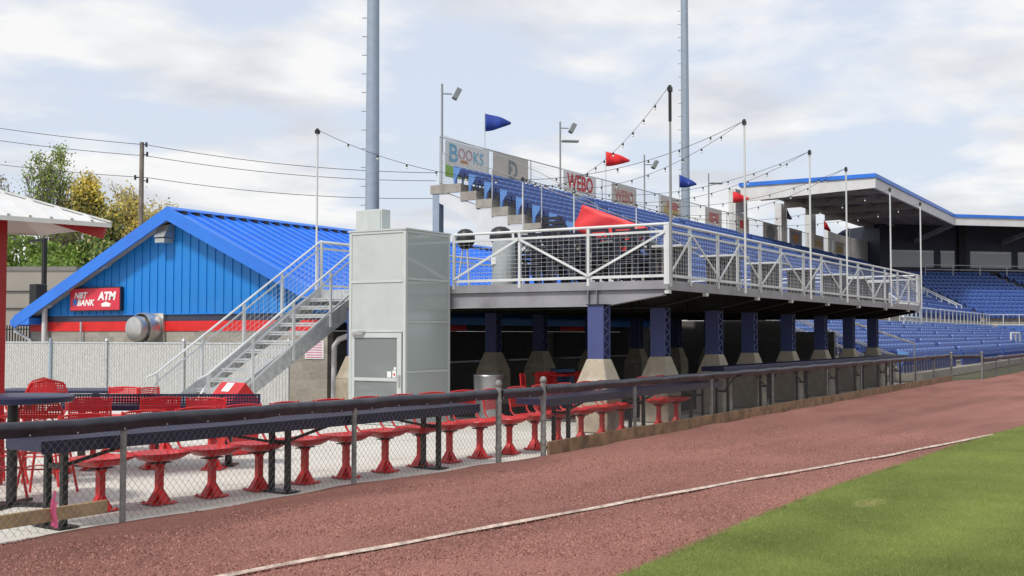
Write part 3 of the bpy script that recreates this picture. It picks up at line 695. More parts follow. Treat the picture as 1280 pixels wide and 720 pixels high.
# ------------------------------------------------------------------ gable building
X0, X1 = 20.0, 38.0; YP, ZP = 21.95, 4.80; YL, YR = 28.0, 15.95; ZE = 2.10
bl = thing('gable_building', 'block building with azure siding in its gable and a royal blue ridged roof', 'building', (X0, 22, 0))
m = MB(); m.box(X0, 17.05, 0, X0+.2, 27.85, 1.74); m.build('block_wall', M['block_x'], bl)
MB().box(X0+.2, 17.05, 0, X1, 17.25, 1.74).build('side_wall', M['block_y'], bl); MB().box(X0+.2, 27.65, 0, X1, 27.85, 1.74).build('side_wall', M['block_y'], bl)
for (z0, z1, mm, nmz) in ((1.745, 2.0, 'band_red', 'red_band'), (2.004, 2.17, 'band_navy', 'navy_band')):
    m = MB(); m.box(X0-.02, 17.03, z0, X0+.2, 27.87, z1); m.build(nmz, M[mm], bl)
    m = MB(); m.box(X0+.201, 17.035, z0, X1, 17.2, z1); m.build('side_band', M['shutter'], bl)  # near-black instead of red and navy, shade put into its colour
for xa in (24.2, 31.2): MB().box(xa, 17.02, 1.75, xa+1.6, 17.034, 1.99).build('red_band', M['band_red'], bl)
def roofz(y): return ZP-(ZP-ZE)*(abs(y-YP)/((YL-YP) if y > YP else (YP-YR)))
def inner(y): return roofz(y)-.12
m = MB(); m.prism([(X0-.03, 17.03, 2.175), (X0-.03, 27.75, 2.175), (X0-.03, 27.75, inner(27.75)), (X0-.03, YP, inner(YP)), (X0-.03, 17.03, inner(17.03))], (.2, 0, 0)); gs = m.build('gable_siding', M['siding'], bl)
m = MB(); y = 17.1
while y < 27.7: m.box(X0-.052, y, 2.19, X0-.0305, y+.022, inner(y)-.01); y += .295
m.box(X0-.06, 17.0, 2.165, X0-.031, 27.8, 2.19); m.build('siding_ribs', M['siding'], gs)
XF = X0-.40
m = MB(); th = .05
for (ya, yb) in ((YR, YP), (YL, YP)):
    za, zb = roofz(ya), roofz(yb)
    m.hexa([(XF,ya,za-th),(X1,ya,za-th),(X1,yb,zb-th),(XF,yb,zb-th),(XF,ya,za),(X1,ya,za),(X1,yb,zb),(XF,yb,zb)])
rf = m.build('roof', M['roof'], bl)
m = MB(); x = XF+.05
while x < X1:
    for ya in (YR, YL): m.hexa([(x,ya,roofz(ya)+.001),(x+.03,ya,roofz(ya)+.001),(x+.03,YP,ZP+.001),(x,YP,ZP+.001),(x,ya,roofz(ya)+.05),(x+.03,ya,roofz(ya)+.05),(x+.03,YP,ZP+.05),(x,YP,ZP+.05)])
    x += .42
m.build('roof_seams', M['roof'], rf)
m = MB(); m.hexa([(XF+.0,YP-.17,ZP-.03),(X1,YP-.17,ZP-.03),(X1,YP,ZP+.055),(XF,YP,ZP+.055),(XF,YP-.17,ZP+.0),(X1,YP-.17,ZP+.0),(X1,YP,ZP+.085),(XF,YP,ZP+.085)])
m.hexa([(XF,YP,ZP+.055),(X1,YP,ZP+.055),(X1,YP+.17,ZP-.03),(XF,YP+.17,ZP-.03),(XF,YP,ZP+.085),(X1,YP,ZP+.085),(X1,YP+.17,ZP),(XF,YP+.17,ZP)]); m.build('ridge_cap', M['roof'], rf)
x = XF+.28
while x < X1: MB().box(x, YP-.24, ZP-.11, x+.14, YP-.175, ZP-.012).build('ridge_vent', M['black'], rf); x += .42
for (ya, nmz) in ((YR, 'a'), (YL, 'b')):
    sg = 1 if ya < YP else -1; m = MB(); za = roofz(ya)
    m.hexa([(XF-.05,ya-sg*.02,za-.27),(XF-.003,ya-sg*.02,za-.27),(XF-.003,YP,ZP-.27),(XF-.05,YP,ZP-.27),(XF-.05,ya-sg*.02,za+.07),(XF-.003,ya-sg*.02,za+.07),(XF-.003,YP,ZP+.07),(XF-.05,YP,ZP+.07)])
    m.build('barge_board', M['roof'], bl)
    m = MB(); m.hexa([(XF-.002,ya+sg*.03,za-.16),(X0-.055,ya+sg*.03,za-.16),(X0-.055,YP,ZP-.15),(XF-.002,YP,ZP-.15),(XF-.002,ya+sg*.03,za-.145),(X0-.055,ya+sg*.03,za-.145),(X0-.055,YP,ZP-.135),(XF-.002,YP,ZP-.135)]); m.build('soffit', M['soffit'], bl)
    m = MB(); m.box(XF-.05, ya-sg*.16, za-.20, X1, ya-sg*.025, za-.03); m.build('gutter', M['roof'], bl)
# left eave return and downpipe
m = MB(); m.box(XF-.04, 27.35, 1.93, X0-.06, 28.1, 2.12); m.build('eave_return', M['roof'], bl)
m = MB(); m.tube([(XF+.1,28.12,2.0),(XF+.1,28.14,1.75),(X0-.1,27.75,1.5),(X0-.1,27.72,1.3)], .045, 8); m.build('downpipe', M['white_paint'], bl, smooth=True)
m = MB(); m.tube([(X0-.16,27.05,0),(X0-.16,27.05,2.36),(X0-.16,27.0,2.47),(X0-.16,26.9,2.5),(X0-.16,26.83,2.44)], .075, 12); m.build('vent_pipe', M['white_wall'], bl, smooth=True)
m = MB(); m.tube([(X0-.1,25.6,0),(X0-.1,25.6,2.0)], .028, 8); m.build('conduit', M['galv'], bl)
# shutters and doors in the shaded side wall
for i, x in enumerate((21.5, 24.6, 27.7, 30.8, 33.9)):
    m = MB(); m.box(x, 17.01, .95, x+2.3, 17.045, 1.74); sh = m.build('serving_shutter', M['shutter'], bl)
    m = MB(); m.box(x-.05, 16.75, .90, x+2.35, 17.045, .945); m.build('serving_ledge', M['galv'], sh)
# sign
def fx(u, v, X):   # point on the plane x = X seen at photo pixel u, v
    r = fw+rt*((u-640)/1400)-upv*((v-360)/1400); k = X/r.x; return Vector((X, r.y*k, 1.66+r.z*k))
a = fx(88.5, 361.5, X0-.15); b = fx(149.5, 387, X0-.15)
sg = thing('wall_sign', 'pinkish red cash machine sign with an up arrow on the azure gable', 'sign', (X0-.06, (a.y+b.y)/2, b.z))
m = MB(); m.box(X0-.15, b.y-.03, b.z-.03, X0-.062, a.y+.03, a.z+.03); m.build('case', M['sign_side'], sg)
m = MB(); m.box(X0-.16, b.y, b.z, X0-.151, a.y, a.z); m.build('face', M['sign_red'], sg)
W = a.y-b.y; H = a.z-b.z; cy = (a.y+b.y)/2; cz = (a.z+b.z)/2
def sp(fx_, fz): return (X0-.163, a.y-W*fx_, a.z-H*fz)
text('lettering', 'NBT', H*.40, sp(.21,.33), FACE_NX, M['white'], sg, .006, .25, sx=1.1)
text('lettering', 'BANK', H*.40, sp(.315,.67), FACE_NX, M['white'], sg, .006, .25, sx=1.1)
text('lettering', 'ATM', H*.50, sp(.745,.38), FACE_NX, M['white'], sg, .014, .2, sx=1.12)
m = MB(); c = sp(.105, .62); m.prism([(c[0], c[1]-(.062 if k % 2 else .13)*math.sin(k/10*6.283)*-1, c[2]+(.062 if k % 2 else .13)*math.cos(k/10*6.283)) for k in range(10)], (-.004,0,0)); m.build('star', M['star'], sg)
q = [(.62,.745),(.735,.62),(.85,.745),(.82,.745),(.82,.85),(.65,.85),(.65,.745)]
m = MB(); m.prism([sp(*w) for w in q], (-.004,0,0)); m.build('arrow', M['white'], sg)
# exhaust fan
c = fx(178, 411, X0-.4)
ef = thing('exhaust_fan', 'round aluminium exhaust fan hood sticking out of the block wall', 'fan', (X0-.03, c.y, c.z))
def xl(prof, c, n=28):   # lathe about the x axis
    mb = MB(); mb.lathe(prof, (0,0,0), n); mb.v = [(c[0]-z, c[1]+x, c[2]+y) for x, y, z in mb.v]; return mb
cc = (X0-.03, c.y, c.z)
m = MB(); m.box(X0-.10, c.y-.42, c.z-.40, X0-.025, c.y+.36, c.z+.40); m.build('wall_plate', M['steel'], ef)
xl([(.30,.03),(.36,.05),(.41,.15),(.42,.32),(.40,.44),(.39,.44),(.38,.30),(.30,.2)], cc).build('shroud', M['steel'], ef, smooth=True)
xl([(.31,.28),(.325,.30),(.325,.60),(.30,.66),(.20,.70),(.01,.715)], cc).build('motor_cap', M['steel'], ef, smooth=True)
c = fx(206, 292, X0-.2)
fl = thing('wall_floodlight', 'boxy metal floodlight under the peak of the blue gable', 'light', (X0-.06, c.y, c.z))
m = MB(); m.prism([(X0-.055,c.y-.19,c.z-.13),(X0-.055,c.y-.19,c.z+.25),(X0-.22,c.y-.19,c.z+.22),(X0-.40,c.y-.19,c.z-.10)], (0,.38,0)); m.build('housing', M['steel'], fl)
m = MB(); m.box(X0-.37,c.y-.17,c.z-.24,X0-.07,c.y+.17,c.z-.131); m.build('lens', M['lamp_glass'], fl)
c = fx(130, 333, X0-.2); hs = thing('horn_speaker', 'small round horn speaker under the left slope of the gable', 'speaker', (X0-.06, c.y, c.z))
xl([(.05,.05),(.06,.18),(.13,.30),(.13,.31),(.11,.30),(.03,.2)], (X0-.05,c.y,c.z), 16).build('horn', M['white_wall'], hs, smooth=True)
m = MB(); m.bar((X0-.05,c.y-.05,c.z),(X0-.05,c.y-.12,c.z+.12),.04); m.build('bracket', M['galv'], hs)
a = fx(386, 426, X0-.005); b = fx(405, 449, X0-.005)
nt = thing('wall_notice', 'white notice with pink lines on the block wall under the stairs', 'sign', (X0-.02, b.y, b.z))
m = MB(); m.box(X0-.02, b.y, b.z, X0-.002, a.y+.1, a.z); m.build('board', M['paper'], nt)
m = MB()
for k in range(7): z = b.z+.04+(a.z-b.z-.08)*k/6; m.box(X0-.024, b.y+.05, z-.012, X0-.0205, a.y+.06, z+.012)
m.build('print_lines', M['paperpink'], nt)

# ------------------------------------------------------------------ deck on columns
DX0, DX1, DY0, DY1, DZ = 17.95, 38.2, 7.68, 15.5, 2.58
CX = [17.14, 19.75, 22.6, 24.85, 27.75, 30.7, 33.7, 36.65]
def fr_y(x): return DY0-(x-DX0)*.009
dk = thing('viewing_deck', 'raised grey steel viewing deck above the shaded concourse', 'deck', (DX0, DY0, 0))
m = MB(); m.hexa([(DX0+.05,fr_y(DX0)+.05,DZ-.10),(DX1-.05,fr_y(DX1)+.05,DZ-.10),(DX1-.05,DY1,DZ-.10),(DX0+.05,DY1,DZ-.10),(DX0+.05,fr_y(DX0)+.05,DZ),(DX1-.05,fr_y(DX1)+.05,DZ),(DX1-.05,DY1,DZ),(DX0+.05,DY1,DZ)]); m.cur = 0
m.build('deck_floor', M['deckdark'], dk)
m = MB()
a0, a1 = (DX0, fr_y(DX0)), (DX1, fr_y(DX1))
m.hexa([(a0[0],a0[1],DZ-.15),(a1[0],a1[1],DZ-.15),(a1[0],a1[1]+.045,DZ-.15),(a0[0],a0[1]+.045,DZ-.15),(a0[0],a0[1],DZ+.02),(a1[0],a1[1],DZ+.02),(a1[0],a1[1]+.045,DZ+.02),(a0[0],a0[1]+.045,DZ+.02)])
m.build('edge_channel', M['deckgrey'], dk)
m = MB(); m.box(DX0, DY0+.047, DZ-.13, DX0+.045, 13.9, DZ+.02); m.build('edge_channel', M['deckgrey'], dk)
m = MB(); m.box(DX1-.045, a1[1]+.047, DZ-.15, DX1, DY1, DZ+.02); m.build('edge_channel', M['deckgrey'], dk)
for i, x in enumerate([DX0+.07]+CX[1:]+[DX1-.15]):
    m = MB(); y0 = fr_y(x)+.10; zt = DZ-.135 if i == 0 else DZ-.105
    yt = 8.92 if i == 0 else 8.7
    zb = 2.18
    m.prism([(x-.01,y0,zt),(x-.01,DY1,zt),(x-.01,DY1,zb),(x-.01,yt,zb),(x-.01,y0,zt-.09)], (.02,0,0))
    fl_ = [((x,y0,zt-.10),(x,yt,zb-.01)),((x,yt,zb-.011),(x,DY1,zb-.011))]
    for p, q in fl_: m.bar(p, q, .18, .018)
    for ys in (9.05, 9.22): m.box(x-.085, ys, zb, x+.085, ys+.015, zt)
    m.build('cross_beam', M['deckgrey'] if i == 0 else M['deckdark'], dk)  # every beam behind the near one is coloured dark as shade
    m = MB(); m.box(x-.06, fr_y(x)-.006, DZ-.21, x+.06, fr_y(x)+.07, DZ-.152); m.build('beam_cap', M['rail'], dk)
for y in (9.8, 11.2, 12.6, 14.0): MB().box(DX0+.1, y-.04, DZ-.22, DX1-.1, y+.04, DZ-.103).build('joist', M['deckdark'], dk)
m = MB(); m.hexa([(DX0+.8,DY1+.002,2.40),(DX1,DY1+.002,2.40),(DX1,16.75,2.47),(DX0+.8,16.75,2.47),(DX0+.8,DY1+.002,2.43),(DX1,DY1+.002,2.43),(DX1,16.75,2.50),(DX0+.8,16.75,2.50)]); m.build('added_shade_plate', M['deckgrey'], dk)  # added plate, keeps sky light off the roof strip below the deck
# support columns
def column(x, y, label, group):
    t = thing('support_column', label, 'column', (x, y, 0), 0, group)
    m = MB(); h, r0, r1 = .80, .30, .16
    def oct_(r, z): return [(x+a*r, y+b*r, z) for a, b in ((-1,-1),(1,-1),(1,1),(-1,1))]
    m.hexa(oct_(r0,0)+oct_(r0,h)); m.hexa(oct_(r0,h+.0005)+oct_(r1,1.24)); m.build('pedestal', M['ped'], t, bevel=.02)
    m = MB(); zt = 2.165
    m.box(x-.13,y-.148,1.24,x-.118,y+.148,zt); m.box(x+.118,y-.148,1.24,x+.13,y+.148,zt)
    m.build('shaft', M['purple'], t)
    m = MB(); n = 4; z = 1.25; dz = (zt-1.25)/n
    for yy in (y-.14, y+.14):
        for k in range(n*2):
            s = -1 if k % 2 else 1
            m.bar((x+s*.115,yy,z+dz*k/2),(x-s*.115,yy,z+dz*(k+1)/2),.024,.010,(0,1,0))
    m.box(x-.134,y-.152,1.242,x-.105,y-.128,zt-.002); m.box(x+.105,y-.152,1.242,x+.134,y-.128,zt-.002)
    m.build('lattice', M['purple'], t)
    m = MB(); m.box(x-.16,y-.17,zt,x+.16,y+.17,zt+.012); m.build('cap_plate', M['deckdark'], t)
GCf = 'columns along the front edge of the deck'
names = ['violet blue lattice column on a sunlit concrete pedestal at the near end of the deck'] + ['shaded lattice column on a concrete pedestal, %s in the row under the deck front' % ORD[i] for i in range(2, 9)]
for i, x in enumerate(CX): column(x+.1, 8.66, names[i], GCf)
for i, x in enumerate(CX):
    column(x, 13.86 if i == 0 else 14.15, 'lattice column deep in the shade under the deck, %s along its back row' % ORD[i+1], 'columns along the back of the deck')

# railings ------------------------------------------------
def railing(label, p, q, posts, z=DZ, h=1.0, diag=True, name='deck_railing', cell=.115, wr=.0026, low=.10, mesh=True):
    p = Vector((*p, z)); q = Vector((*q, z)); d = q-p; ln = d.length; d /= ln
    t = thing(name, label, 'railing', tuple(p))
    m = MB(); m.tube([p+Vector((0,0,h)), q+Vector((0,0,h))], .026, 10); m.build('top_rail', M['rail'], t, smooth=True)
    m = MB(); m.bar(p+Vector((0,0,h-.13)), q+Vector((0,0,h-.13)), .04, .04); m.build('mid_rail', M['rail'], t)
    m = MB(); m.bar(p+Vector((0,0,low)), q+Vector((0,0,low)), .04, .05); m.build('bottom_rail', M['rail'], t)
    for s in posts:
        c = p+d*s; m = MB(); m.box(c.x-.025, c.y-.025, z-.05, c.x+.025, c.y+.025, z+h-.02); m.build('post', M['rail'], t)
    if mesh:
        m = MB(); grid(m, p+Vector((0,0,low)), d*ln, Vector((0,0,h-.13-low)), max(2, round(ln/cell)), 10, wr); m.build('wire_mesh', M['rail'], t)
    if diag:
        nrm = Vector((d.y, -d.x, 0))*.045
        for i, (a, b) in enumerate(zip(posts, posts[1:])):
            if b-a < .6: continue
            za, zb = (low+.03, h-.14) if i % 2 == (0 if diag == 1 else 1) else (h-.14, low+.03)
            m = MB(); m.bar(p+d*a+Vector((0,0,za))+nrm, p+d*b+Vector((0,0,zb))+nrm, .042, .012, nrm); m.build('brace', M['rail'], t)
    return t
railing('white mesh railing with diagonal braces across the near end of the deck', (DX0+.02, 12.15), (DX0+.02, DY0), [0, 1.48, 2.92, 4.42], diag=1)
LR = DX1-DX0
rps = [xof(u, 7.6)-DX0 for u in (830.5, 868, 903, 931, 962, 990)]
rps = [0.02]+[r for r in [.98, 2.35, 3.42, 4.75, 6.1, 7.75, 9.2, 10.9, 12.6, 14.2, 15.6, 17.2, 18.7]]+[LR-.02]
railing('long white mesh railing along the field side of the deck', (DX0, DY0), (DX1-.02, fr_y(DX1)), rps, diag=1)
railing('white mesh railing across the far end of the deck', (DX1-.03, fr_y(DX1)+.06), (DX1-.03, DY1), [0, 2, 4, 6, 7.8], diag=0)
railing('white mesh railing along the back of the deck above the blue roof', (17.95, DY1), (DX1-.05, DY1), [0.02, 2.5, 5, 7.5, 10, 12.5, 15, 17.5, 20], diag=0, cell=.25)

# lift --------------------------------------------------
LX0, LX1, LY0, LY1, LZ = 16.47, 18.05-.14, 12.2, 13.52, 3.58
lf = thing('platform_lift', 'grey green enclosed platform lift tower with a half-glazed door', 'lift', (LX0, LY0, 0))
for x in (LX0, LX1-.06):
    for y in (LY0, LY1-.06): MB().box(x, y, 0, x+.06, y+.06, LZ).build('corner_post', M['lift_frame'], lf)
for z in (.0, 1.70, 2.62, LZ-.05): MB().box(LX0-.005, LY0+.062, z, LX0+.035, LY1-.062, z+.05).build('frame_rail', M['lift_frame'], lf)
for z in (.0, .95, 1.87, 2.66, LZ-.05):
    MB().box(LX0+.062, LY0-.005, z, LX1-.062, LY0+.035, z+.045).build('frame_rail', M['lift_frame'], lf); MB().box(LX0+.062, LY1-.035, z, LX1-.062, LY1+.005, z+.045).build('frame_rail', M['lift_frame'], lf)
m = MB(); m.box(LX0+.010, LY0+.064, 1.75, LX0+.03, LY1-.064, 2.618); m.box(LX0+.010, LY0+.064, 2.672, LX0+.03, LY1-.064, LZ-.052); m.build('front_panels', M['lift'], lf)
m = MB()
zs = [.0, .95, 1.87, 2.66, LZ-.05]
for za, zb in zip(zs, zs[1:]): m.box(LX0+.064, LY0+.008, za+.047, LX1-.064, LY0+.022, zb-.002)
m.build('side_panels', M['lift_glass'], lf)
m = MB(); m.box(LX0+.064, LY1-.022, .05, LX1-.064, LY1-.008, LZ-.05); m.box(LX1-.03, LY0+.064, 0, LX1-.012, LY1-.064, LZ-.06); m.build('rear_panels', M['lift'], lf)
m = MB(); m.box(LX0-.02, LY0-.02, LZ+.001, LX1+.02, LY1+.02, LZ+.03); m.build('roof_plate', M['lift_frame'], lf)
m = MB(); y0, y1 = LY0+.08, LY1-.08
for (ya, yb, za, zb) in ((y0, y0+.10, .055, 1.69), (y1-.07, y1, .055, 1.69), (y0+.101, y1-.071, 1.60, 1.69), (y0+.101, y1-.071, .055, .30), (y0+.101, y1-.071, .80, .86)): m.box(LX0-.018, ya, za, LX0+.03, yb, zb)
dr = m.build('door', M['lift_frame'], lf)
m = MB(); m.box(LX0+.0, y0+.101, .30, LX0+.012, y1-.071, .80); m.box(LX0+.0, y0+.101, .86, LX0+.012, y1-.071, 1.60); m.build('glass', M['door_glass'], dr)
m = MB(); m.box(LX0-.05, y0+.02, .72, LX0-.019, y0+.06, .92); m.build('handle', M['steel'], dr)
m = MB(); m.box(LX0-.07, y1-.30, 1.655, LX0-.019, y1-.03, 1.70); m.bar((LX0-.05,y1-.1,1.71),(LX0-.05,y1-.33,1.715),.02); m.build('door_closer', M['steel'], dr)
m = MB(); m.box(LX0-.004, y0+.13, .87, LX0-.001, y0+.21, 1.0); m.box(LX0-.004, y0+.13, 1.01, LX0-.001, y0+.18, 1.06); m.box(LX0-.004, y0+.24, .87, LX0-.001, y0+.33, .98); st = m.build('stickers', M['paper'], dr)
m = MB(); m.prism([(LX0-.006,y0+.17+.022*math.cos(k),.925+.03*math.sin(k)) for k in (0,1,2,3,4,5)], (.001,0,0)); m.build('sticker_print', M['red'], dr)
a = fx(447, 263.5, 17.1); b = fx(484.5, 287, 17.1)
cb = thing('electrical_cabinet', 'grey electrical cabinet on top of the lift tower', 'cabinet', (17.0, a.y, LZ+.03))
m = MB(); m.box(17.05, b.y+.1, LZ+.031, 17.32, a.y, a.z); m.build('cabinet_box', M['lift_frame'], cb, bevel=.01)
m = MB(); m.box(17.035, b.y+.13, LZ+.06, 17.049, b.y+.44, a.z-.03); m.build('cabinet_door', M['lift'], cb)

# staircase -----------------------------------------------
SX0, SX1, SY0, SY1 = 13.62, 17.93, 14.3, 15.5
st = thing('staircase', 'galvanised steel staircase with mesh railings climbing to the deck beside the lift', 'staircase', (SX0, SY0, 0))
n = 15; run = (SX1-SX0)/(n-1); rise = DZ/n
for k in range(n-1):
    m = MB(); x = SX0+run*k; z = rise*(k+1)
    m.box(x-.02, SY0+.02, z-.035, x+run-.03, SY1-.02, z); m.box(x-.02, SY0+.02, z-.075, x-.008, SY1-.02, z-.046); m.build('tread', M['galv'], st)
m = MB(); m.box(SX1, SY0+.02, DZ-.045, SX1+1.2, SY1-.02, DZ+.006); m.box(SX1, SY0+.02, DZ-.20, SX1+.04, SY1-.02, DZ-.046); m.build('landing', M['galv'], st)
for y in (SY0, SY1-.02):
    m = MB(); m.prism([(SX0-.28,y,.0),(SX0+.06,y,.0),(SX1+.12,y,DZ-.27),(SX1+.12,y,DZ+.05),(SX1-.02,y,DZ+.05),(SX0-.28,y,.16)], (0,.02,0)); m.build('stringer', M['galv'], st)
sl = DZ/(SX1-SX0)
for yi, y in enumerate((SY0-.03, SY1+.03)):
    def rp_(x, h): return Vector((x, y, max(0, (x-SX0)*sl)+h))
    xe = SX1+.05
    m = MB(); m.tube([rp_(SX0-.15,.93)+Vector((-.03,0,-.02)), rp_(SX0+.02,.96), rp_(xe,1.0), Vector((SX1+1.3,y,DZ+1.02))], .021, 8); m.build('top_rail', M['rail'], st, smooth=True)
    m = MB(); m.tube([rp_(SX0+.0,.60)+Vector((-.22,-.04*(1-2*yi)*-1,-.10)), rp_(SX0+.02,.80), rp_(xe,.86), Vector((SX1+1.3,y,DZ+.88))], .017, 8); m.build('hand_rail', M['rail'], st, smooth=True)
    m = MB(); m.bar(rp_(SX0+.05,.17), rp_(xe,.19), .025, .035); m.build('bottom_rail', M['rail'], st)
    for k in range(5):
        x = SX0+.05+(SX1-SX0-.1)*k/4; b0 = rp_(x, -.12); b0.z = max(0, b0.z)
        m = MB(); m.bar(b0, rp_(x,.95), .04, .04); m.build('post', M['rail'], st)
    m = MB(); p0 = rp_(SX0+.05,.19); p1 = rp_(xe,.19); nu = 36
    for i in range(1, nu): q = p0.lerp(p1, i/nu); m.wire(q, q+Vector((0,0,.62)), .003)
    for j in range(1, 6): m.wire(p0+Vector((0,0,.62*j/6)), p1+Vector((0,0,.62*j/6)), .003)
    m.build('wire_mesh', M['rail'], st)

# string-light poles and lights -----------------------------------
FP = [(DX0-.03, 7.66), (21.55, 7.60), (25.95, 7.56), (29.1, 7.53), (33.9, 7.49), (38.15, 7.47)]
flb = ['tall white string light pole with a dark top at the near corner of the deck'] + ['tall white string light pole, %s along the field side of the deck' % ORD[i] for i in range(2, 7)]
BPs = [(17.9, 15.52), (26.4, 15.53), (29.4, 15.53), (33.8, 15.53)]
blb = ['white string light pole at the head of the stairs', 'white string light pole at the back of the deck left of the red tarpaulin', 'white string light pole behind the deck right before the red tarpaulin', 'white string light pole farthest right along the back of the deck']
PT = 5.95
for i, ((x, y), lb) in enumerate(list(zip(FP, flb))+list(zip(BPs, blb))):
    t = thing('light_pole', lb, 'pole', (x, y, DZ-.1), 0, 'string light poles on the deck')
    y -= .05 if i < 6 else -.05; dark = i == 0
    m = MB(); m.tube([(x, y, DZ-.1), (x, y, DZ+1.1), (x, y, PT-.6 if dark else PT)], .033 if dark else .025, 8, r2=.021); m.build('shaft', M['towergrey'] if dark else M['white_paint'], t, smooth=True)
    m = MB(); m.tube([(x, y, PT-.6 if dark else PT-.02), (x, y, PT+.03)], .030, 8); m.box(x-.05, y-.03, PT-.08, x+.05, y+.03, PT+.0); m.build('clamp', M['black'], t)
bulbme = None
def strings(label, a, b, sag):
    global bulbme
    t = thing('string_lights', label, 'lights', (a[0], a[1], a[2]), 0, 'strings of bulbs above the deck')
    a = Vector(a); b = Vector(b); ln = (b-a).length; K = 24; f = lambda s: a.lerp(b, s)-Vector((0,0,sag*4*s*(1-s)))
    m = MB(); m.tube([f(i/K) for i in range(K+1)], .0052, 4); m.build('cable', M['cable'], t)
    nb = int(ln/.62)
    for i in range(1, nb):
        p = f(i/nb)-a
        if bulbme is None:
            q = MB(); q.lathe([(.014,-.003),(.020,-.012),(.020,-.05),(.012,-.054)], (0,0,0), 8); q.cur = 1; q.lathe([(.010,-.0545),(.017,-.062),(.020,-.075),(.015,-.09),(.004,-.095)], (0,0,0), 8)
            bulbme = q.mesh('bulb', [M['cable'], M['bulb']]); smoothen(bulbme, 60)
        o = bpy.data.objects.new('bulb', bulbme); COL.objects.link(o); o.parent = t; o.location = p
T3 = lambda p: (p[0], p[1], PT-.02)
strings('string of bulbs from the pole at the stair head to the dark-topped corner pole', T3(BPs[0]), T3(FP[0]), 1.35) if 0 else None
strings('string of bulbs dropping steeply from the dark-topped corner pole', T3(FP[0]), T3(BPs[1]), .75)
strings('string of bulbs from the stair head pole over the lift', T3(BPs[0]), T3(FP[1]), 1.1)
strings('string of bulbs from the second field side deck pole', T3(FP[1]), T3(BPs[1]), .7)
strings('longer string of bulbs from the third field side deck pole', T3(FP[2]), T3(BPs[1]), .7)
strings('shorter string of bulbs from the third field side deck pole', T3(FP[2]), T3(BPs[2]), .7)
strings('longer string of bulbs from the fourth field side deck pole', T3(FP[3]), T3(BPs[2]), .7)
strings('shorter string of bulbs from the fourth field side deck pole', T3(FP[3]), T3(BPs[3]), .7)
strings('string of bulbs from the fifth field side deck pole', T3(FP[4]), T3(BPs[3]), .7)
strings('string of bulbs from the farthest field side deck pole', T3(FP[5]), T3(BPs[3]), .7)

# deck furniture -------------------------------------------------
def make_schair(label, group):
    t = local('stacking_chair', label, 'chair', group)
    m = MB(); m.box(-.22,-.21,.41,.22,.21,.45); m.build('seat', M['table_blk'], t, bevel=.015)
    m = MB(); m.bar((-.2,.22,.46),(-.2,.30,.92),.035); m.bar((.2,.22,.46),(.2,.30,.92),.035); m.bar((-.21,.298,.90),(.21,.298,.90),.03,.06); m.bar((-.19,.24,.5),(.19,.29,.88),.03,.02); m.bar((.19,.24,.5),(-.19,.29,.88),.03,.02); m.build('backrest', M['table_blk'], t)
    for sx in (-1,1):
        for sy in (-1,1): m = MB(); m.bar((sx*.19,sy*.18,.41),(sx*.21,sy*.21,0),.035); m.build('leg', M['table_blk'], t)
    return t
sc0 = None
def atu(u, X): return (X, fx(u, 330, X).y)
stacks = [(atu(668,19.0),rad(100),3,'in the stack right of the grey cover'),(atu(690,19.6),rad(80),4,'in the second stack from the grey cover'),(atu(712,19.2),rad(95),6,'in the tallest stack behind the railing brace'),(atu(730,20.0),rad(85),3,'in the stack left of the red tarpaulin'),(atu(765,20.3),rad(90),4,'in the stack under the red tarpaulin'),(atu(792,19.2),rad(95),3,'in the stack beside the corner railing'),(atu(815,19.0),rad(70),2,'in the low stack nearest the corner pole')]
for (x, y), a, k, wh in stacks:
    for j in range(k):
        lb = 'dark stacking chair, %s from the bottom, %s' % (ORD[j+1], wh)
        if sc0 is None: sc0 = make_schair(lb, 'stacked dark chairs on the deck'); place(sc0, (x, y, DZ), a)
        else: dup(sc0, (x+.0, y+.05*j, DZ+.085*j), a, lb)
def round_table(x, y, lb, r=.55, h=.74):
    t = thing('round_table', lb, 'table', (x, y, DZ))
    m = MB(); m.lathe([(r-.02,DZ+h-.05),(r,DZ+h-.04),(r,DZ+h-.005),(r-.02,DZ+h),(.01,DZ+h)], (x,y,0), 28); m.build('table_top', M['tabletop'], t, smooth=True)
    m = MB(); m.tube([(x,y,DZ+.02),(x,y,DZ+h-.05)], .05, 10)
    m.lathe([(.28,DZ),(.27,DZ+.02),(.05,DZ+.04)], (x,y,0), 16); m.build('pedestal', M['table_blk'], t)
round_table(19.6, 9.2, 'round grey green table near the deck corner, in front of the red tarpaulin', .56, .86)
round_table(19.9, 11.2, 'round grey green table half hidden beside the grey cover', .5, .78)
a = fx(612, 296, 19.2); b = fx(650, 354, 19.2)
t = thing('covered_heater', 'upright cylinder under a pale grey cover behind the deck railing', 'heater', (19.2, (a.y+b.y)/2, DZ))
m = MB(); m.lathe([(.24,DZ),(.255,DZ+.3),(.255,DZ+.80),(.24,DZ+.95),(.12,DZ+1.0),(.01,DZ+1.0)], (19.2,(a.y+b.y)/2,0), 20); m.build('cover', M['barrel'], t, smooth=True)
m = MB(); m.box(18.94,(a.y+b.y)/2+.05,DZ+.48,18.952,(a.y+b.y)/2+.16,DZ+.62); m.build('cover_label', M['paper'], t)
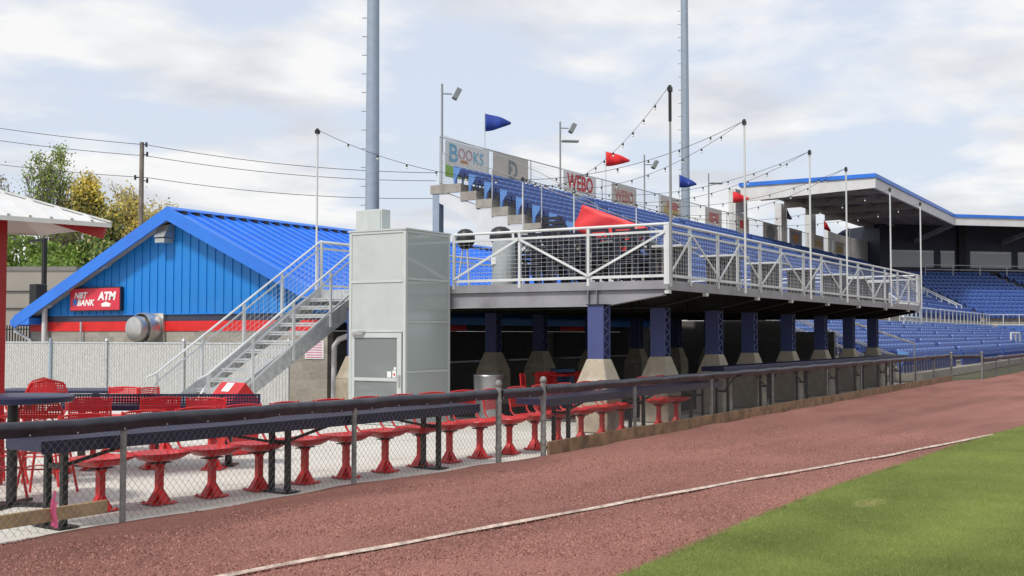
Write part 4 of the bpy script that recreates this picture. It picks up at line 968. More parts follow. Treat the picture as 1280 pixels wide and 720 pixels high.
for (u, v0, X, Y_, lb, r) in ((582, 290, 22.2, 0, 'black domed grill lid left of the grey cover', .23), (626, 287, 22.5, 0, 'black domed grill lid behind the grey cover', .27)):
    p = fx(u, v0, X); t = thing('kettle_grill', lb, 'grill', (p.x, p.y, DZ)); q = Vector((p.x, p.y, 0))
    m = MB(); m.lathe([(r,p.z-.22),(r*.97,p.z-.10),(r*.8,p.z+.0),(r*.45,p.z+.06),(.02,p.z+.075)], q, 20); m.build('lid', M['black'], t, smooth=True)
    m = MB(); m.lathe([(.05,p.z-.42),(r*.6,p.z-.38),(r*.97,p.z-.24),(r,p.z-.225)], q, 20); m.build('bowl', M['black'], t, smooth=True)
    for k in range(3): m = MB(); a_ = 2.1*k; m.bar((q.x+.3*r*math.cos(a_),q.y+.3*r*math.sin(a_),p.z-.38),(q.x+r*.9*math.cos(a_),q.y+r*.9*math.sin(a_),DZ),.03); m.build('leg', M['galv'], t)
# white topped bar tables along the field side
xt = [xof(u, 8.25) for u in (847, 915, 968, 1011, 1051, 1078, 1105)]
bt0 = None
for i, x in enumerate(xt):
    lb = 'white topped bar table behind the long deck railing, %s from the corner pole' % ORD[i+1]
    if bt0 is None:
        bt0 = local('bar_table', lb, 'table', 'white topped bar tables on the deck')
        m = MB(); m.box(-.42,-.36,.70,.42,.45,.745); m.build('table_top', M['white_paint'], bt0, bevel=.01)
        m = MB(); m.box(-.28,-.2,.02,.28,.36,.695); m.build('cabinet', M['wood_pole'], bt0)
        m = MB()
        for k in range(6): m.box(-.286,-.17+.09*k,.08,-.281,-.11+.09*k,.64); m.box(-.26+.09*k,-.206,.08,-.20+.09*k,-.201,.64)
        m.build('cabinet_slats', M['table_blk'], bt0)
        place(bt0, (x, 8.35, DZ))
    else: dup(bt0, (x, 8.35, DZ), 0, lb)

# under-deck things ------------------------------------------------
p = pix_ground(581, 560)
t = thing('metal_tub', 'galvanised round tub standing beside the lift in the shade', 'tub', (18.9, 11.9, 0))
m = MB(); m.lathe([(.24,0),(.27,.02),(.29,.5),(.30,.82),(.31,.84),(.30,.86),(.02,.86)], (18.9,11.95,0), 22); m.build('drum', M['tub'], t, smooth=True)
t = thing('blue_barrel', 'blue plastic barrel deep in the shade left of the first column', 'barrel', (21.9, 11.9, 0))
m = MB(); m.lathe([(.26,0),(.29,.03),(.29,.3),(.30,.32),(.29,.34),(.29,.75),(.27,.90),(.02,.91)], (21.9,11.9,0), 20); m.build('drum', M['bluebin'], t, smooth=True)
for i, (x, y, a) in enumerate(((19.2,11.0,20),(19.9,10.4,200),(20.7,10.5,60),(20.3,11.6,150))):
    dup(ch0, (x, y, 0), rad(a), 'red pedestal chair in the shade beside the lift, %s from the metal tub' % ORD[i+1], GB)
t = thing('canteen_table', 'red table standing in the shade under the deck', 'table', (20.9, 11.4, 0))
m = MB(); m.box(20.2,10.9,.80,21.7,11.7,.84); m.build('table_top', M['red'], t, bevel=.01)
for x in (20.35,21.55): m = MB(); m.box(x-.05,11.2,0,x+.05,11.4,.80); m.build('leg', M['red'], t)
t = thing('drain_pipe', 'white cranked drain pipe left of the lift door', 'pipe', (17.6, 14.0, 0))
a = fx(417, 500, 17.4); b = fx(418, 432, 17.4); c = fx(424, 424, 17.4); d = fx(440, 418, 17.4)
m = MB(); m.tube([(17.4,a.y,.0), b, c, d, d+Vector((.3,-.3,.05))], .055, 10); m.build('pipe_run', M['white_wall'], t, smooth=True)

# ------------------------------------------------------------------ grandstand
GX = 40.4
def XC(Y): return 103.3+.414*Y
D45 = Vector((.7071, -.7071, 0))
rowsU = [(27.35-.80*i, 8.20-.385*i) for i in range(15)]      # (y of seat back, floor)
rowsL = [(15.0-.80*i, 1.62-.165*i) for i in range(9)]
prof = [(28.5,0),(28.5,8.22)]                                  # wall and treads, back to front
for y, z in rowsU: prof += [(y+.35, z+.0), (y-.45, z)] if (y, z) != rowsU[0] else [(y-.45, z)]
prof2 = [(28.5, 8.2)]
for i, (y, z) in enumerate(rowsU): prof2 += [(y-.45, z), (y-.45, z-.385 if i < 14 else 2.40)]
prof2 += [(15.35, 2.40), (15.35, 1.62)]
for i, (y, z) in enumerate(rowsL): prof2 += [(15.35-.80*(i+1), z), (15.35-.80*(i+1), z-.165 if i < 8 else .0)]
gsd = thing('grandstand', 'long concrete grandstand of stepped tiers carrying the blue seats', 'grandstand', (GX, 8.5, 0))
m = MB(); prev = None
for (y, z) in prof2:
    cur = [(GX, y, z), (XC(y), y, z), (XC(y)+D45.x*70, y+D45.y*70, z)]
    if prev: m.quad(prev[0], cur[0], cur[1], prev[1]); m.quad(prev[1], cur[1], cur[2], prev[2])
    prev = cur
m.build('concrete_tiers', M['concrete'], gsd)
# stepped concrete edge at the end plane and the pale wall below it
m = MB()
for i, (y, z) in enumerate(rowsU): m.box(GX-.14, y-.47, z-.36, GX+.0-.002, y+(1.15 if i == 0 else .36), z+.02)
m.build('stepped_edge', M['concrete'], gsd)
m = MB()
for i, (y, z) in enumerate(rowsL): m.box(GX-.14, 15.33-.80*(i+1), z-.25, GX-.002, 15.33-.8*i, z+.02)
m.build('stepped_edge', M['concrete'], gsd)
wp = [(GX-.10, 26.1, 0), (GX-.10, 26.1, 7.25)]
for i, (y, z) in enumerate(rowsU):
    if y-.45 > 25.9: continue
    if len(wp) == 2: wp.append((GX-.10, wp[1][1], z-.40)); wp.pop(1)
    wp += [(GX-.10, y-.45, z-.40), (GX-.10, y-.45, z-.785 if i < 14 else 2.0)]
wp += [(GX-.10, 15.3, 2.0), (GX-.10, 15.3, 0)]
m = MB(); m.prism(wp, (.096, 0, 0)); m.build('end_wall', M['white_wall'], gsd)
wp = [(GX-.10, 15.29, 0), (GX-.10, 15.29, 1.37)]
for i, (y, z) in enumerate(rowsL): wp += [(GX-.10, 15.33-.8*(i+1), z-.26), (GX-.10, 15.33-.8*(i+1), max(.02, z-.42))]
wp += [(GX-.10, 8.13, 0)]
m = MB(); m.prism(wp, (.09, 0, 0)); m.build('lower_end_wall', M['concrete'], gsd)
m = MB(); m.prism([(GX-.09,28.3,8.1),(GX-.09,28.3,7.55),(GX-.09,26.1,6.45),(GX-.09,26.1,7.2)], (.3,0,0)); m.build('raker_beam', M['white_wall'], gsd)
m = MB(); m.box(GX-.1,28.05,0,GX+.25,28.4,7.9); m.build('rear_column', M['tower'], gsd)
for x in (52,64,76,88,100):
    m = MB(); m.box(x,28.0,0,x+.4,28.4,7.9); m.build('rear_column', M['white_wall'], gsd)
m = MB(); m.box(GX+.3,20,2.5,GX+60,20.2,5.3); m.build('concourse_wall', M['navy_wall'], gsd)
# end guard fence
gp = [(27.9,9.65),(25.33,8.72),(22.9,7.78),(20.3,6.78),(17.74,5.79),(15.2,4.2)]
t = thing('guard_fence', 'see-through wire guard fence stepping down the near end of the grandstand', 'fence', (GX, 27.9, 8.2))
m = MB(); m.tube([(GX-.05,y,z) for y, z in gp], .018, 6); m.tube([(GX-.05,y,z+.75) for y, z in gp[:2]]+[(GX-.05,22.9,8.35),(GX-.05,20.3,6.85)], .014, 6) ; m.build('top_rail', M['postgal'], t)
def flo(y): return min(8.2, 8.2-(27.35-.45-y)*.481) if y > 15.75 else 2.45
for (y, z) in gp[:5]:
    m = MB(); m.tube([(GX-.05,y,max(flo(y),2.7)),(GX-.05,y,z)], .025, 6); m.build('post', M['galv'], t)
m = MB(); y = 27.8
while y > 17.8:
    zt_ = np.interp(-y, [-g[0] for g in gp], [g[1] for g in gp]); zb_ = flo(y)
    m.wire((GX-.045,y,zb_),(GX-.045,y,float(zt_)),.0035); y -= .11
for k in range(1, 12):
    f = k/12; m.wire((GX-.045,27.8,flo(27.8)+f*(9.6-flo(27.8))),(GX-.045,17.8,flo(17.8)+f*(5.8-flo(17.8))),.003)
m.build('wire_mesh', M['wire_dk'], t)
# red tarpaulin on the guard fence
t_ = MB(); nu, nv = 16, 6; c4 = [Vector((GX-.13,20.95,6.93)), Vector((GX-.13,18.05,5.83)), Vector((GX-.13,18.7,4.75)), Vector((GX-.13,21.45,5.98))]
P = [[None]*(nv+1) for _ in range(nu+1)]
for i in range(nu+1):
    for j in range(nv+1):
        a = c4[0].lerp(c4[1], i/nu); b = c4[3].lerp(c4[2], i/nu); q = a.lerp(b, j/nv); q.x += .09*math.sin(i*.8+j*.45)*math.sin(j/nv*3.14); P[i][j] = q
for i in range(nu):
    for j in range(nv): t_.quad(P[i][j], P[i+1][j], P[i+1][j+1], P[i][j+1])
o = t_.build('tarpaulin', M['tarp'], smooth=True, loc=(GX-.13,20,4.8)); tag(o, 'bright red tarpaulin hung on the guard fence beside the blue seats', 'tarpaulin'); md = o.modifiers.new('thick', 'SOLIDIFY'); md.thickness = .01

# seats ------------------------------------------------------------
def seat_template(end=False):
    m = MB()
    # flip-up seat: reclined back with a rolled top lip, pan folded up in front of it
    m.hexa([(-.20,-.02,.38),(.20,-.02,.38),(.20,.02,.38),(-.20,.02,.38),(-.23,.085,.77),(.23,.085,.77),(.23,.12,.77),(-.23,.12,.77)])
    m.hexa([(-.23,.06,.771),(.23,.06,.771),(.23,.14,.771),(-.23,.14,.771),(-.20,.085,.85),(.20,.085,.85),(.20,.16,.84),(-.20,.16,.84)])
    m.cur = 1; m.hexa([(-.20,-.16,.40),(.20,-.16,.40),(.20,-.06,.38),(-.20,-.06,.38),(-.18,-.10,.715),(.18,-.10,.715),(.18,-.02,.715),(-.18,-.02,.715)])
    m.box(-.25,-.30,.56,-.225,.05,.60); m.box(-.25,-.06,.0,-.225,.02,.56)
    if end: m.cur = 2; m.prism([(-.265,.12,.80),(-.265,-.26,.74),(-.265,-.20,.55),(-.265,-.02,.30),(-.265,.03,.0),(-.265,.10,.0),(-.265,.12,.35)], (.035,0,0))
    return m
SM = [M['seat'], M['seat_dk'], M['seat_end']]
tm = seat_template(); seat_me = tm.mesh('stadium_seat', SM)
end_me = seat_template(True).mesh('stadium_seat', SM); V0 = np.array(tm.v); F0 = tm.f; MI0 = tm.mi
cand = []; rest = []
allrows = [('upper', i, y, z) for i, (y, z) in enumerate(rowsU)]+[('lower', i, y, z) for i, (y, z) in enumerate(rowsL)]
for tier, i, y, z in allrows:
    x = GX+.42; k = 0; xe = XC(y)-.5
    while x < xe:
        k += 1
        if k % 22 == 0: x += 1.15; 
        cand.append((tier, i, k, x, y, z)); x += .52
    s = .6
    kk = 0
    while s < 48:
        kk += 1
        if kk % 22 == 0: s += 1.15
        q = Vector((XC(y), y, z))+D45*s; rest.append((q.x, q.y, z, -rad(45))); s += .52
def visible(c):
    u, v, k = project((c[3], c[4], c[5]+.7))
    if not (-20 < u < 1300 and -20 < v < 740): return False
    if u < 568: return False if u < 545 else True
    if u < 1150:
        vr = 353+(u-830)*.1 if u > 830 else 356
        top = 284 if u < 830 else 281+(u-830)*.197
        if c[0] == 'lower': return u > 1105 and v > 388
        return v < top+ (35 if u > 860 else 5)
    return True
vis = sorted([c for c in cand if visible(c)], key=lambda c: project((c[3], c[4], c[5]+.7))[2])
lowv = [c for c in vis if c[0] == 'lower'][:120]; upv_ = [c for c in vis if c[0] == 'upper'][:178]
pick = set((c[0], c[1], c[2]) for c in lowv+upv_)
for c in lowv+upv_:
    tier, i, k, x, y, z = c
    o = bpy.data.objects.new('stadium_seat', end_me if k == 1 else seat_me); COL.objects.link(o); o.location = (x, y, z)
    num = ORD[k] if k < len(ORD) else '%dth' % k
    if tier == 'upper': lb = 'blue stadium seat, %s from the guard fence in the %s row below the banners' % (num, ORD[i+1])
    else: lb = 'blue stadium seat, %s from the end stairs in the %s row up from the field' % (num, ORD[9-i])
    tag(o, lb, 'seat', 'blue grandstand seats')
for c in cand:
    if (c[0], c[1], c[2]) not in pick: rest.append((c[3], c[4], c[5], 0))
Rr = np.array(rest); n = len(Rr); ca, sa = np.cos(Rr[:, 3]), np.sin(Rr[:, 3])
VV = np.empty((n, len(V0), 3)); VV[:, :, 0] = V0[None, :, 0]*ca[:, None]-V0[None, :, 1]*sa[:, None]+Rr[:, 0:1]; VV[:, :, 1] = V0[None, :, 0]*sa[:, None]+V0[None, :, 1]*ca[:, None]+Rr[:, 1:2]; VV[:, :, 2] = V0[None, :, 2]+Rr[:, 2:3]
FF = [tuple(v+j*len(V0) for v in f) for j in range(n) for f in F0]
me = bpy.data.meshes.new('farther_seats'); me.from_pydata(VV.reshape(-1, 3).tolist(), [], FF)
for m_ in SM: me.materials.append(m_)
me.polygons.foreach_set('material_index', MI0*n)
o = bpy.data.objects.new('farther_seats', me); COL.objects.link(o); tag(o, 'rows of farther blue stadium seats running round the grandstand', 'seats', None, 'stuff')

# rails inside the stand
def simple_rail(label, pts, h, nposts, zlow=.5, r=.03, name='handrail', mt='rail'):
    t = thing(name, label, 'railing', tuple(pts[0])); pts = [Vector(p) for p in pts]
    for f in (1, zlow):
        m = MB(); m.tube([p+Vector((0,0,h*f)) for p in pts], r, 6); m.build('rail', M[mt], t)
    ln = [0]
    for a, b in zip(pts, pts[1:]): ln.append(ln[-1]+(b-a).length)
    for k in range(nposts):
        s = ln[-1]*k/(nposts-1)
        for i in range(len(pts)-1):
            if s <= ln[i+1]+1e-6: q = pts[i].lerp(pts[i+1], (s-ln[i])/(ln[i+1]-ln[i])); break
        m = MB(); m.tube([q, q+Vector((0,0,h))], r, 6); m.build('post', M[mt], t)
    return t
simple_rail('white rail along the cross aisle between the lower and upper blue seats', [(72.5,15.42,2.40),(XC(15.45),15.42,2.40),(XC(15.45)+20,-4.58,2.40)], 1.05, 40, .12, .04)
simple_rail('boxy white landing rail at the near end of the cross aisle', [(70,15.5,2.40),(70,14.7,1.75),(75,14.7,1.75)], 1.75, 6, .55, .05)
simple_rail('white stair rail climbing between the upper seats beside the aisle opening', [(99,21.2,5.5),(101.5,16.9,3.1)], 1.05, 5, .5, .05)
simple_rail('second white stair rail beside the upper seat aisle, nearer the field corner', [(101.5,20.6,5.2),(104,16.9,3.1)], 1.05, 5, .5, .05)
simple_rail('small white rail in front of the lower seats at the right edge of the photo', [(77,9.6,.4),(79.5,9.4,.4)], 1.35, 3, .5, .06)
simple_rail('long grey rail along the top walkway below the suite windows', [(XC(24)+2,22,7.5),(XC(24)+26,-2,7.5)], 1.0, 12, .55, .04)
t = thing('concourse_wall', 'low dark block wall closing the shaded concourse before the grandstand', 'wall', (38.7, 13, 0))
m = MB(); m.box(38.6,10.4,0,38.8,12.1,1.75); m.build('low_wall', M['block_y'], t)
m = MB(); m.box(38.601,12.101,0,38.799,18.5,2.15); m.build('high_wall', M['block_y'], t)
# end stair beside the stand
t = thing('end_stair', 'concrete stair climbing the near end of the lower seats under the deck', 'staircase', (GX-1.6, 9, 0))
m = MB()
for i in range(9): m.box(GX-1.5, 9.0+.42*i, 0, GX-.16, 9.0+.42*(i+1), .18*(i+1))
m.box(GX-1.5, 12.78, 0, GX-.16, 14.5, 1.62); m.build('steps', M['concrete'], t)
for x in (GX-1.45, GX-.8, GX-.22):
    m = MB()
    for h in (.95, .55): m.tube([(x,8.7,h),(x,9.0,h+.1),(x,12.9,h+1.62),(x,14.4,h+1.62)], .018, 6)
    for y, z in ((8.75,0),(10.7,.8),(12.9,1.6)): m.tube([(x,y,z),(x,y,z+1.0)], .018, 6)
    m.build('handrail', M['postgal'], t)
simple_rail('grey sloping handrail with a thick end post at the first lower seats', [(GX+.2,11.4,1.5),(GX+.9,8.3,.35)], 1.0, 2, .97, .022, mt='postgal')

# back fence, banners, flags, floodlights --------------------------------
BY = 28.5
t = thing('parapet_fence', 'wire fence along the top of the grandstand carrying the banners', 'fence', (GX, BY, 8.2))
m = MB(); m.tube([(GX+.6,BY,10.5),(112,BY,10.55)], .03, 6); m.build('top_rail', M['galv'], t)
m = MB(); m.tube([(GX+.6,BY,8.4),(112,BY,8.4)], .025, 6); m.build('bottom_rail', M['galv'], t)
x = GX+.6
while x < 112: m = MB(); m.tube([(x,BY,8.2),(x,BY,10.55)], .032, 6); m.build('post', M['galv'], t); x += 4.05
m = MB(); x = GX+.6
while x < 112: m.wire((x,BY,8.4),(x,BY,10.5),.004); x += .16
for k in range(1, 14): m.wire((GX+.6,BY,8.4+.15*k),(112,BY,8.4+.15*k),.004)
m.build('wire_mesh', M['rail'], t)
def banner(label, x0, x1, m_, z0=9.15, z1=10.45):
    t = thing('banner', label, 'banner', ((x0+x1)/2, BY-.06, z0), 0, 'banners on the parapet fence')
    m = MB(); m.box(x0, BY-.075, z0, x1, BY-.06, z1); m.build('sheet', M[m_], t); return t
def bt(t, body, size, x, z, mm, bold=.0, sx=1.): return text('print', body, size, (x, BY-.082, z), FACE_NY, M[mm], t, bold, 0, .003, sx)
def blob(t, pts, mm, d=.079): m = MB(); m.prism([(x, BY-d, z) for x, z in pts], (0, .003, 0)); m.build('print', M[mm], t)
def ell(x, z, a, b, n=18): return [(x+a*math.cos(k/n*6.283), z+b*math.sin(k/n*6.283)) for k in range(n)]
b1 = banner('white banner with pale blue and pink lettering about books over a green hill', 41.3, 44.9, 'banner_w', 8.75, 10.42)
bt(b1, 'B', 1.15, 41.95, 9.85, 'txt_lblue', .02, 1.25); bt(b1, 'OO', .72, 42.95, 9.92, 'txt_pink', .01, 1.05); bt(b1, 'KS', .80, 44.05, 9.86, 'txt_lblue', .01, 1.05)
blob(b1, [(41.32,8.77),(44.4,8.77),(44.2,8.95),(43.2,9.12),(42.2,9.25),(41.32,9.32)], 'txt_green'); blob(b1, [(42.5,9.52),(43.25,9.52),(43.05,9.66),(42.6,9.66)], 'txt_orange')
bt(b1, 'and more', .2, 43.0, 9.34, 'txt_pink') if 0 else None
b2 = banner('beige banner with one big dark outlined letter D', 45.35, 48.7, 'banner_g', 9.0, 10.45); bt(b2, 'D', 1.25, 47.2, 9.72, 'txt_grey', .03); bt(b2, 'III', .35, 47.05, 9.78, 'txt_grey')
b3 = banner('white banner with tall bright red capitals and a small grey line', 52.45, 56.3, 'banner_w', 9.05, 10.5); bt(b3, 'WEBO', 1.15, 54.4, 9.9, 'txt_red', .03, .9); blob(b3, [(53.0,9.17),(55.9,9.17),(55.9,9.30),(53.0,9.30)], 'txt_grey')
b4 = banner('beige banner with faded red capitals', 58.3, 61.7, 'banner_g', 9.1, 10.45); bt(b4, 'WEBO', .95, 60.0, 9.78, 'txt_salmon', .02, .9)
b5 = banner('beige banner with an orange and gold badge', 65.3, 68.7, 'banner_g', 9.1, 10.5); blob(b5, ell(67,9.65,1.2,.42), 'txt_gold'); blob(b5, [(66.4,9.7),(68.2,9.7),(68.2,10.2),(66.4,10.2)], 'txt_salmon', .083)
b6 = banner('beige banner with faded salmon lettering beside the flag with a white star', 73.0, 76.2, 'banner_g', 9.2, 10.5); blob(b6, [(73.7,9.5),(75.6,9.5),(75.6,10.2),(73.7,10.2)], 'txt_salmon')
b7 = banner('pale banner with a solid red square badge', 79.4, 82.0, 'banner_g', 9.2, 10.45); blob(b7, [(80.0,9.6),(81.5,9.6),(81.5,10.2),(80.0,10.2)], 'txt_red')
b8 = banner('beige banner with a dark round seal', 85.4, 89.0, 'banner_g', 9.1, 10.5); blob(b8, ell(87.2,9.82,1.1,.58), 'txt_grey')
b9 = banner('banner with a dark blue and orange picture beside the white pillar', 92.1, 95.7, 'banner_g', 9.1, 10.6); blob(b9, [(92.5,9.3),(95.3,9.3),(95.3,10.4),(92.5,10.4)], 'txt_blue'); blob(b9, ell(93.9,9.85,.9,.4), 'txt_orange', .083)
bA = banner('plain tan banner under the canopy between two pillars', 99.1, 102.4, 'banner_g', 9.1, 10.6); blob(bA, [(99.6,9.6),(101.9,9.6),(101.9,10.1),(99.6,10.1)], 'txt_gold')
bB = banner('last tan banner on the parapet fence under the canopy', 106.2, 109.4, 'banner_g', 9.2, 10.5); blob(bB, [(106.8,9.5),(108.8,9.5),(108.8,10.1),(106.8,10.1)], 'txt_gold')

def flag(x, m_, label, dirx, drop=1.1, ln=1.25):
    t = thing('pennant_flag', label, 'flag', (x, BY+.1, 8.4), 0, 'pennant flags along the top of the grandstand')
    m = MB(); m.tube([(x,BY+.1,8.3),(x,BY+.1,12.25)], .022, 6); m.build('flagpole', M['galv'], t)
    m = MB(); K = 10; prev = None
    for i in range(K+1):
        s = i/K; xx = x+dirx[0]*ln*s; yy = BY+.1+dirx[1]*ln*s; wv = .10*math.sin(6.5*s+x)*min(1, s*2); xx += wv*.85; yy += wv*.52
        tip = 12.2-.34*drop; zt = 12.22+(tip-12.22)*s+.05*math.sin(3.14*s); zb = 11.36+(tip-.10-11.36)*s**1.15-.05*math.sin(3.14*s)
        cur = ((xx,yy,zb),(xx,yy,zt))
        if prev: m.quad(prev[0],cur[0],cur[1],prev[1])
        prev = cur
    fo = m.build('pennant', M[m_], t, smooth=True); md = fo.modifiers.new('thick', 'SOLIDIFY'); md.thickness = .006
    return t, fo
dr_ = (.52, -.85)
flag(44.9, 'flag_blue', 'blue pennant flag flying above the beige banner with the letter', dr_)
flag(57.9, 'flag_red', 'red pennant flag flying between the two red lettered banners', dr_, 1.3, 1.4)
t, fo = flag(68.8, 'flag_blue', 'blue pennant flag with a white star beside the far light tower', dr_, 1.7, 1.15)
m = MB(); c = Vector((68.8+.35, BY-.47, 11.65)); m.prism([(c.x+(.05 if k % 2 else .11)*math.sin(k/10*6.283)*.52, c.y-(.05 if k % 2 else .11)*math.sin(k/10*6.283)*.85, c.z+(.05 if k % 2 else .11)*math.cos(k/10*6.283)) for k in range(10)], (-.01,-.008,0)); m.build('star', M['white'], fo)
flag(79.0, 'flag_red', 'red pennant flag just left of the canopy corner', dr_, 1.4, 1.2)
flag(91.9, 'flag_navy', 'dark hanging pennant flag under the canopy left of the red one', (.25,-.3), 2.4, 1.2)
flag(103.2, 'flag_red', 'red drooping pennant flag under the canopy', (.5,-.4), 2.6, 1.2)
flag(112.2, 'flag_navy', 'navy pennant flag blown leftwards under the canopy', (-.8,.4), 1.9, 1.9)
def flood(x, label, h, heads):
    t = thing('floodlight_pole', label, 'floodlight', (x, BY+.2, 6), 0, 'floodlight poles behind the grandstand')
    m = MB(); m.tube([(x,BY+.2,5.5),(x,BY+.2,h)], .05, 8); m.build('pole', M['towergrey'], t, smooth=True)
    for (z, kind) in heads:
        y = BY+.2; q = Vector((x, y, z)); o = rt*.0+Vector((.45,-.55,0)).normalized()
        m = MB(); m.bar(q, q+o*.45, .05); m.build('arm', M['lamp_grey'], t)
        m = MB(); e = q+o*.65
        if kind == 'box':
            nrm = (o*.5+Vector((0,0,-.35))+rt*.2).normalized(); m.bar(e-Vector((.0,0,.22))+o*-.1, e+Vector((0,0,.24))+o*.14, .42, .24, o)
        else: m.bar(q+o*.1, q+o*1.0, .3, .1)
        m.build('lamp_head', M['lamp_grey'], t, bevel=.02)
flood(41.45, 'single head floodlight pole at the near top corner of the grandstand', 13.0, [(12.55, 'box')])
flood(52.6, 'floodlight pole with a box head above a flat head over the white red lettered banner', 13.1, [(12.75, 'box'), (12.05, 'flat')])
flood(63.5, 'floodlight pole with a box head beside the orange and gold badge banner', 12.8, [(12.2, 'box')])
flood(74.4, 'thin light pole with one flat head near the canopy', 13.0, [(12.3, 'flat')])

# canopy over the main seats -------------------------------------------------
cn = thing('stand_canopy', 'big white canopy roof with a blue edge over the far seats', 'canopy', (80, 18.6, 8))
def sweep(profile_pts, name, mm):    # (Y, z) outline swept along the stand and round its corner
    m = MB(); n = len(profile_pts)
    rings = [[(80.0, y, z) for y, z in profile_pts], [(XC(y)-.0, y, z) for y, z in profile_pts], [(XC(y)+D45.x*60, y+D45.y*60, z) for y, z in profile_pts]]
    for a, b in zip(rings, rings[1:]):
        for k in range(n): m.quad(a[k], b[k], b[(k+1) % n], a[(k+1) % n])
    m.quad(*rings[0]); m.quad(*rings[2]); return m.build(name, M[mm], cn)
ZC = 12.86
sweep([(18.75, ZC-.26), (28.3, ZC-.26), (28.3, ZC-.203), (18.75, ZC-.203)], 'roof_lining', 'lining')
sweep([(18.75, ZC-.2), (28.3, ZC-.2), (28.3, ZC-.08), (18.75, ZC-.08)], 'roof_deck', 'white_wall')
sweep([(18.45, ZC-.22), (18.75, ZC-.22), (18.75, ZC+.06), (18.45, ZC+.06)], 'blue_edge', 'roof')
sweep([(18.55, ZC-.95), (18.75, ZC-.95), (18.75, ZC-.222), (18.55, ZC-.222)], 'front_fascia', 'white_wall')
m = MB(); m.prism([(79.85,18.5,ZC-.95),(79.85,18.5,ZC-.222),(79.85,28.3,ZC-.222),(79.85,28.3,ZC-1.35)], (.15,0,0)); m.build('end_fascia', M['white_wall'], cn)
m = MB(); m.box(79.75,18.45,ZC-.221,80,28.4,ZC+.058); m.build('blue_edge', M['roof'], cn)
for x in (84,90,96,102):
    m = MB(); m.prism([(x,18.8,ZC-.3),(x,18.8,ZC-.8),(x,27,ZC-.80),(x,28.2,ZC-.82),(x,28.2,ZC-.3)], (.35,0,0)); m.build('roof_beam', M['soffit'], cn)
m = MB()
for y in (20.5,22.5,24.5,26.5): m.box(80.2,y,ZC-.62,XC(y),y+.15,ZC-.263)
m.build('purlins', M['deckgrey'], cn)
for x, w in ((80,2.6),(91,1.6),(99.5,1.6)):
    m = MB(); m.box(x,28.75,0,x+w,29.3,ZC-.3); m.build('pillar', M['white_wall'], cn)
m = MB(); m.quad; K = 8
for k in range(K):
    f0, f1 = k/K, (k+1)/K; p = lambda f: (107.5+8*f, 29.4-2.2*f*f)
    a, b = p(f0), p(f1); m.hexa([(a[0],a[1],0),(b[0],b[1],0),(b[0],b[1]+.3,0),(a[0],a[1]+.3,0),(a[0],a[1],ZC-1.2-f0*.6),(b[0],b[1],ZC-1.2-f1*.6),(b[0],b[1]+.3,ZC-1.2-f1*.6),(a[0],a[1]+.3,ZC-1.2-f0*.6)])
m.build('curved_wall', M['white_wall'], cn)
for s in (4, 14, 24, 34):
    q = Vector((XC(27), 27, 0))+D45*s; nrm = Vector((-.7071,-.7071,0))
    m = MB(); m.bar(Vector((q.x,q.y,ZC-2.2)), Vector((q.x,q.y,ZC-.75))+nrm*7.6, .35, .4); m.build('roof_beam', M['deckgrey'], cn)
# suites building under the canopy
sb = thing('suite_building', 'dark navy suite block with a band of windows under the far canopy', 'building', (115, 27, 8))
P0 = Vector((XC(25.5), 25.5, 0)); nrm = Vector((.7071,.7071,0))
def onS(s, o, z): q = P0+D45*s+nrm*o; return (q.x, q.y, z)
m = MB(); m.hexa([onS(-.6,0,7.4),onS(60,0,7.4),onS(60,6,7.4),onS(-.6,6,7.4),onS(-.6,0,ZC-.25),onS(60,0,ZC-.25),onS(60,6,ZC-.25),onS(-.6,6,ZC-.25)]); m.build('wall', M['navy_wall'], sb)
s = .6
while s < 45:
    for (a, b) in ((s, s+4.8), (s+5.6, s+7.2)):
        m = MB(); m.hexa([onS(a,-.02,8.35),onS(b,-.02,8.35),onS(b,-.003,8.35),onS(a,-.003,8.35),onS(a,-.02,10.05),onS(b,-.02,10.05),onS(b,-.003,10.05),onS(a,-.003,10.05)]); w = m.build('window', M['suite_glass'], sb)
        m = MB(); m.hexa([onS(a,-.035,9.80),onS(b,-.035,9.80),onS(b,-.021,9.80),onS(a,-.021,9.80),onS(a,-.035,10.05),onS(b,-.035,10.05),onS(b,-.021,10.05),onS(a,-.035+.014,10.05)]); m.build('window_blind', M['suite_pale'], w)
    m = MB(); m.hexa([onS(s+7.5,-.35,7.4),onS(s+8.3,-.35,7.4),onS(s+8.3,-.003,7.4),onS(s+7.5,-.003,7.4),onS(s+7.5,-.35,ZC-.3),onS(s+8.3,-.35,ZC-.3),onS(s+8.3,-.003,ZC-.3),onS(s+7.5,-.003,ZC-.3)]); m.build('pilaster', M['deckdark'], sb)
    s += 9.0

# ------------------------------------------------------------------ light towers, utility pole, wires
q = Vector((42, 33.1, 0))
t = thing('light_tower', 'thick pale blue steel tower behind the lift with climbing pegs', 'light tower', tuple(q))
m = MB(); m.tube([q, q+Vector((0,0,30))], .37, 24, r2=.24); m.build('shaft', M['tower'], t, smooth=True)
z = 6.0
while z < 24:
    r_ = .37-.13*z/30; MB().bar(q-rt*r_+Vector((0,0,z)), q-rt*(r_+.22)+Vector((0,0,z)), .035).build('climbing_peg', M['towergrey'], t)
    z += .9
q = Vector((78.2, 32, 0))
t = thing('light_tower', 'slimmer grey steel tower rising behind the grandstand banners', 'light tower', tuple(q))
m = MB(); m.tube([q, q+Vector((0,0,42))], .36, 20, r2=.22); m.build('shaft', M['tower'], t, smooth=True)
z = 9.0
while z < 30: MB().bar(q-rt*.3+Vector((0,0,z)), q-rt*.5+Vector((0,0,z)), .04).build('climbing_peg', M['towergrey'], t); z += 1.0
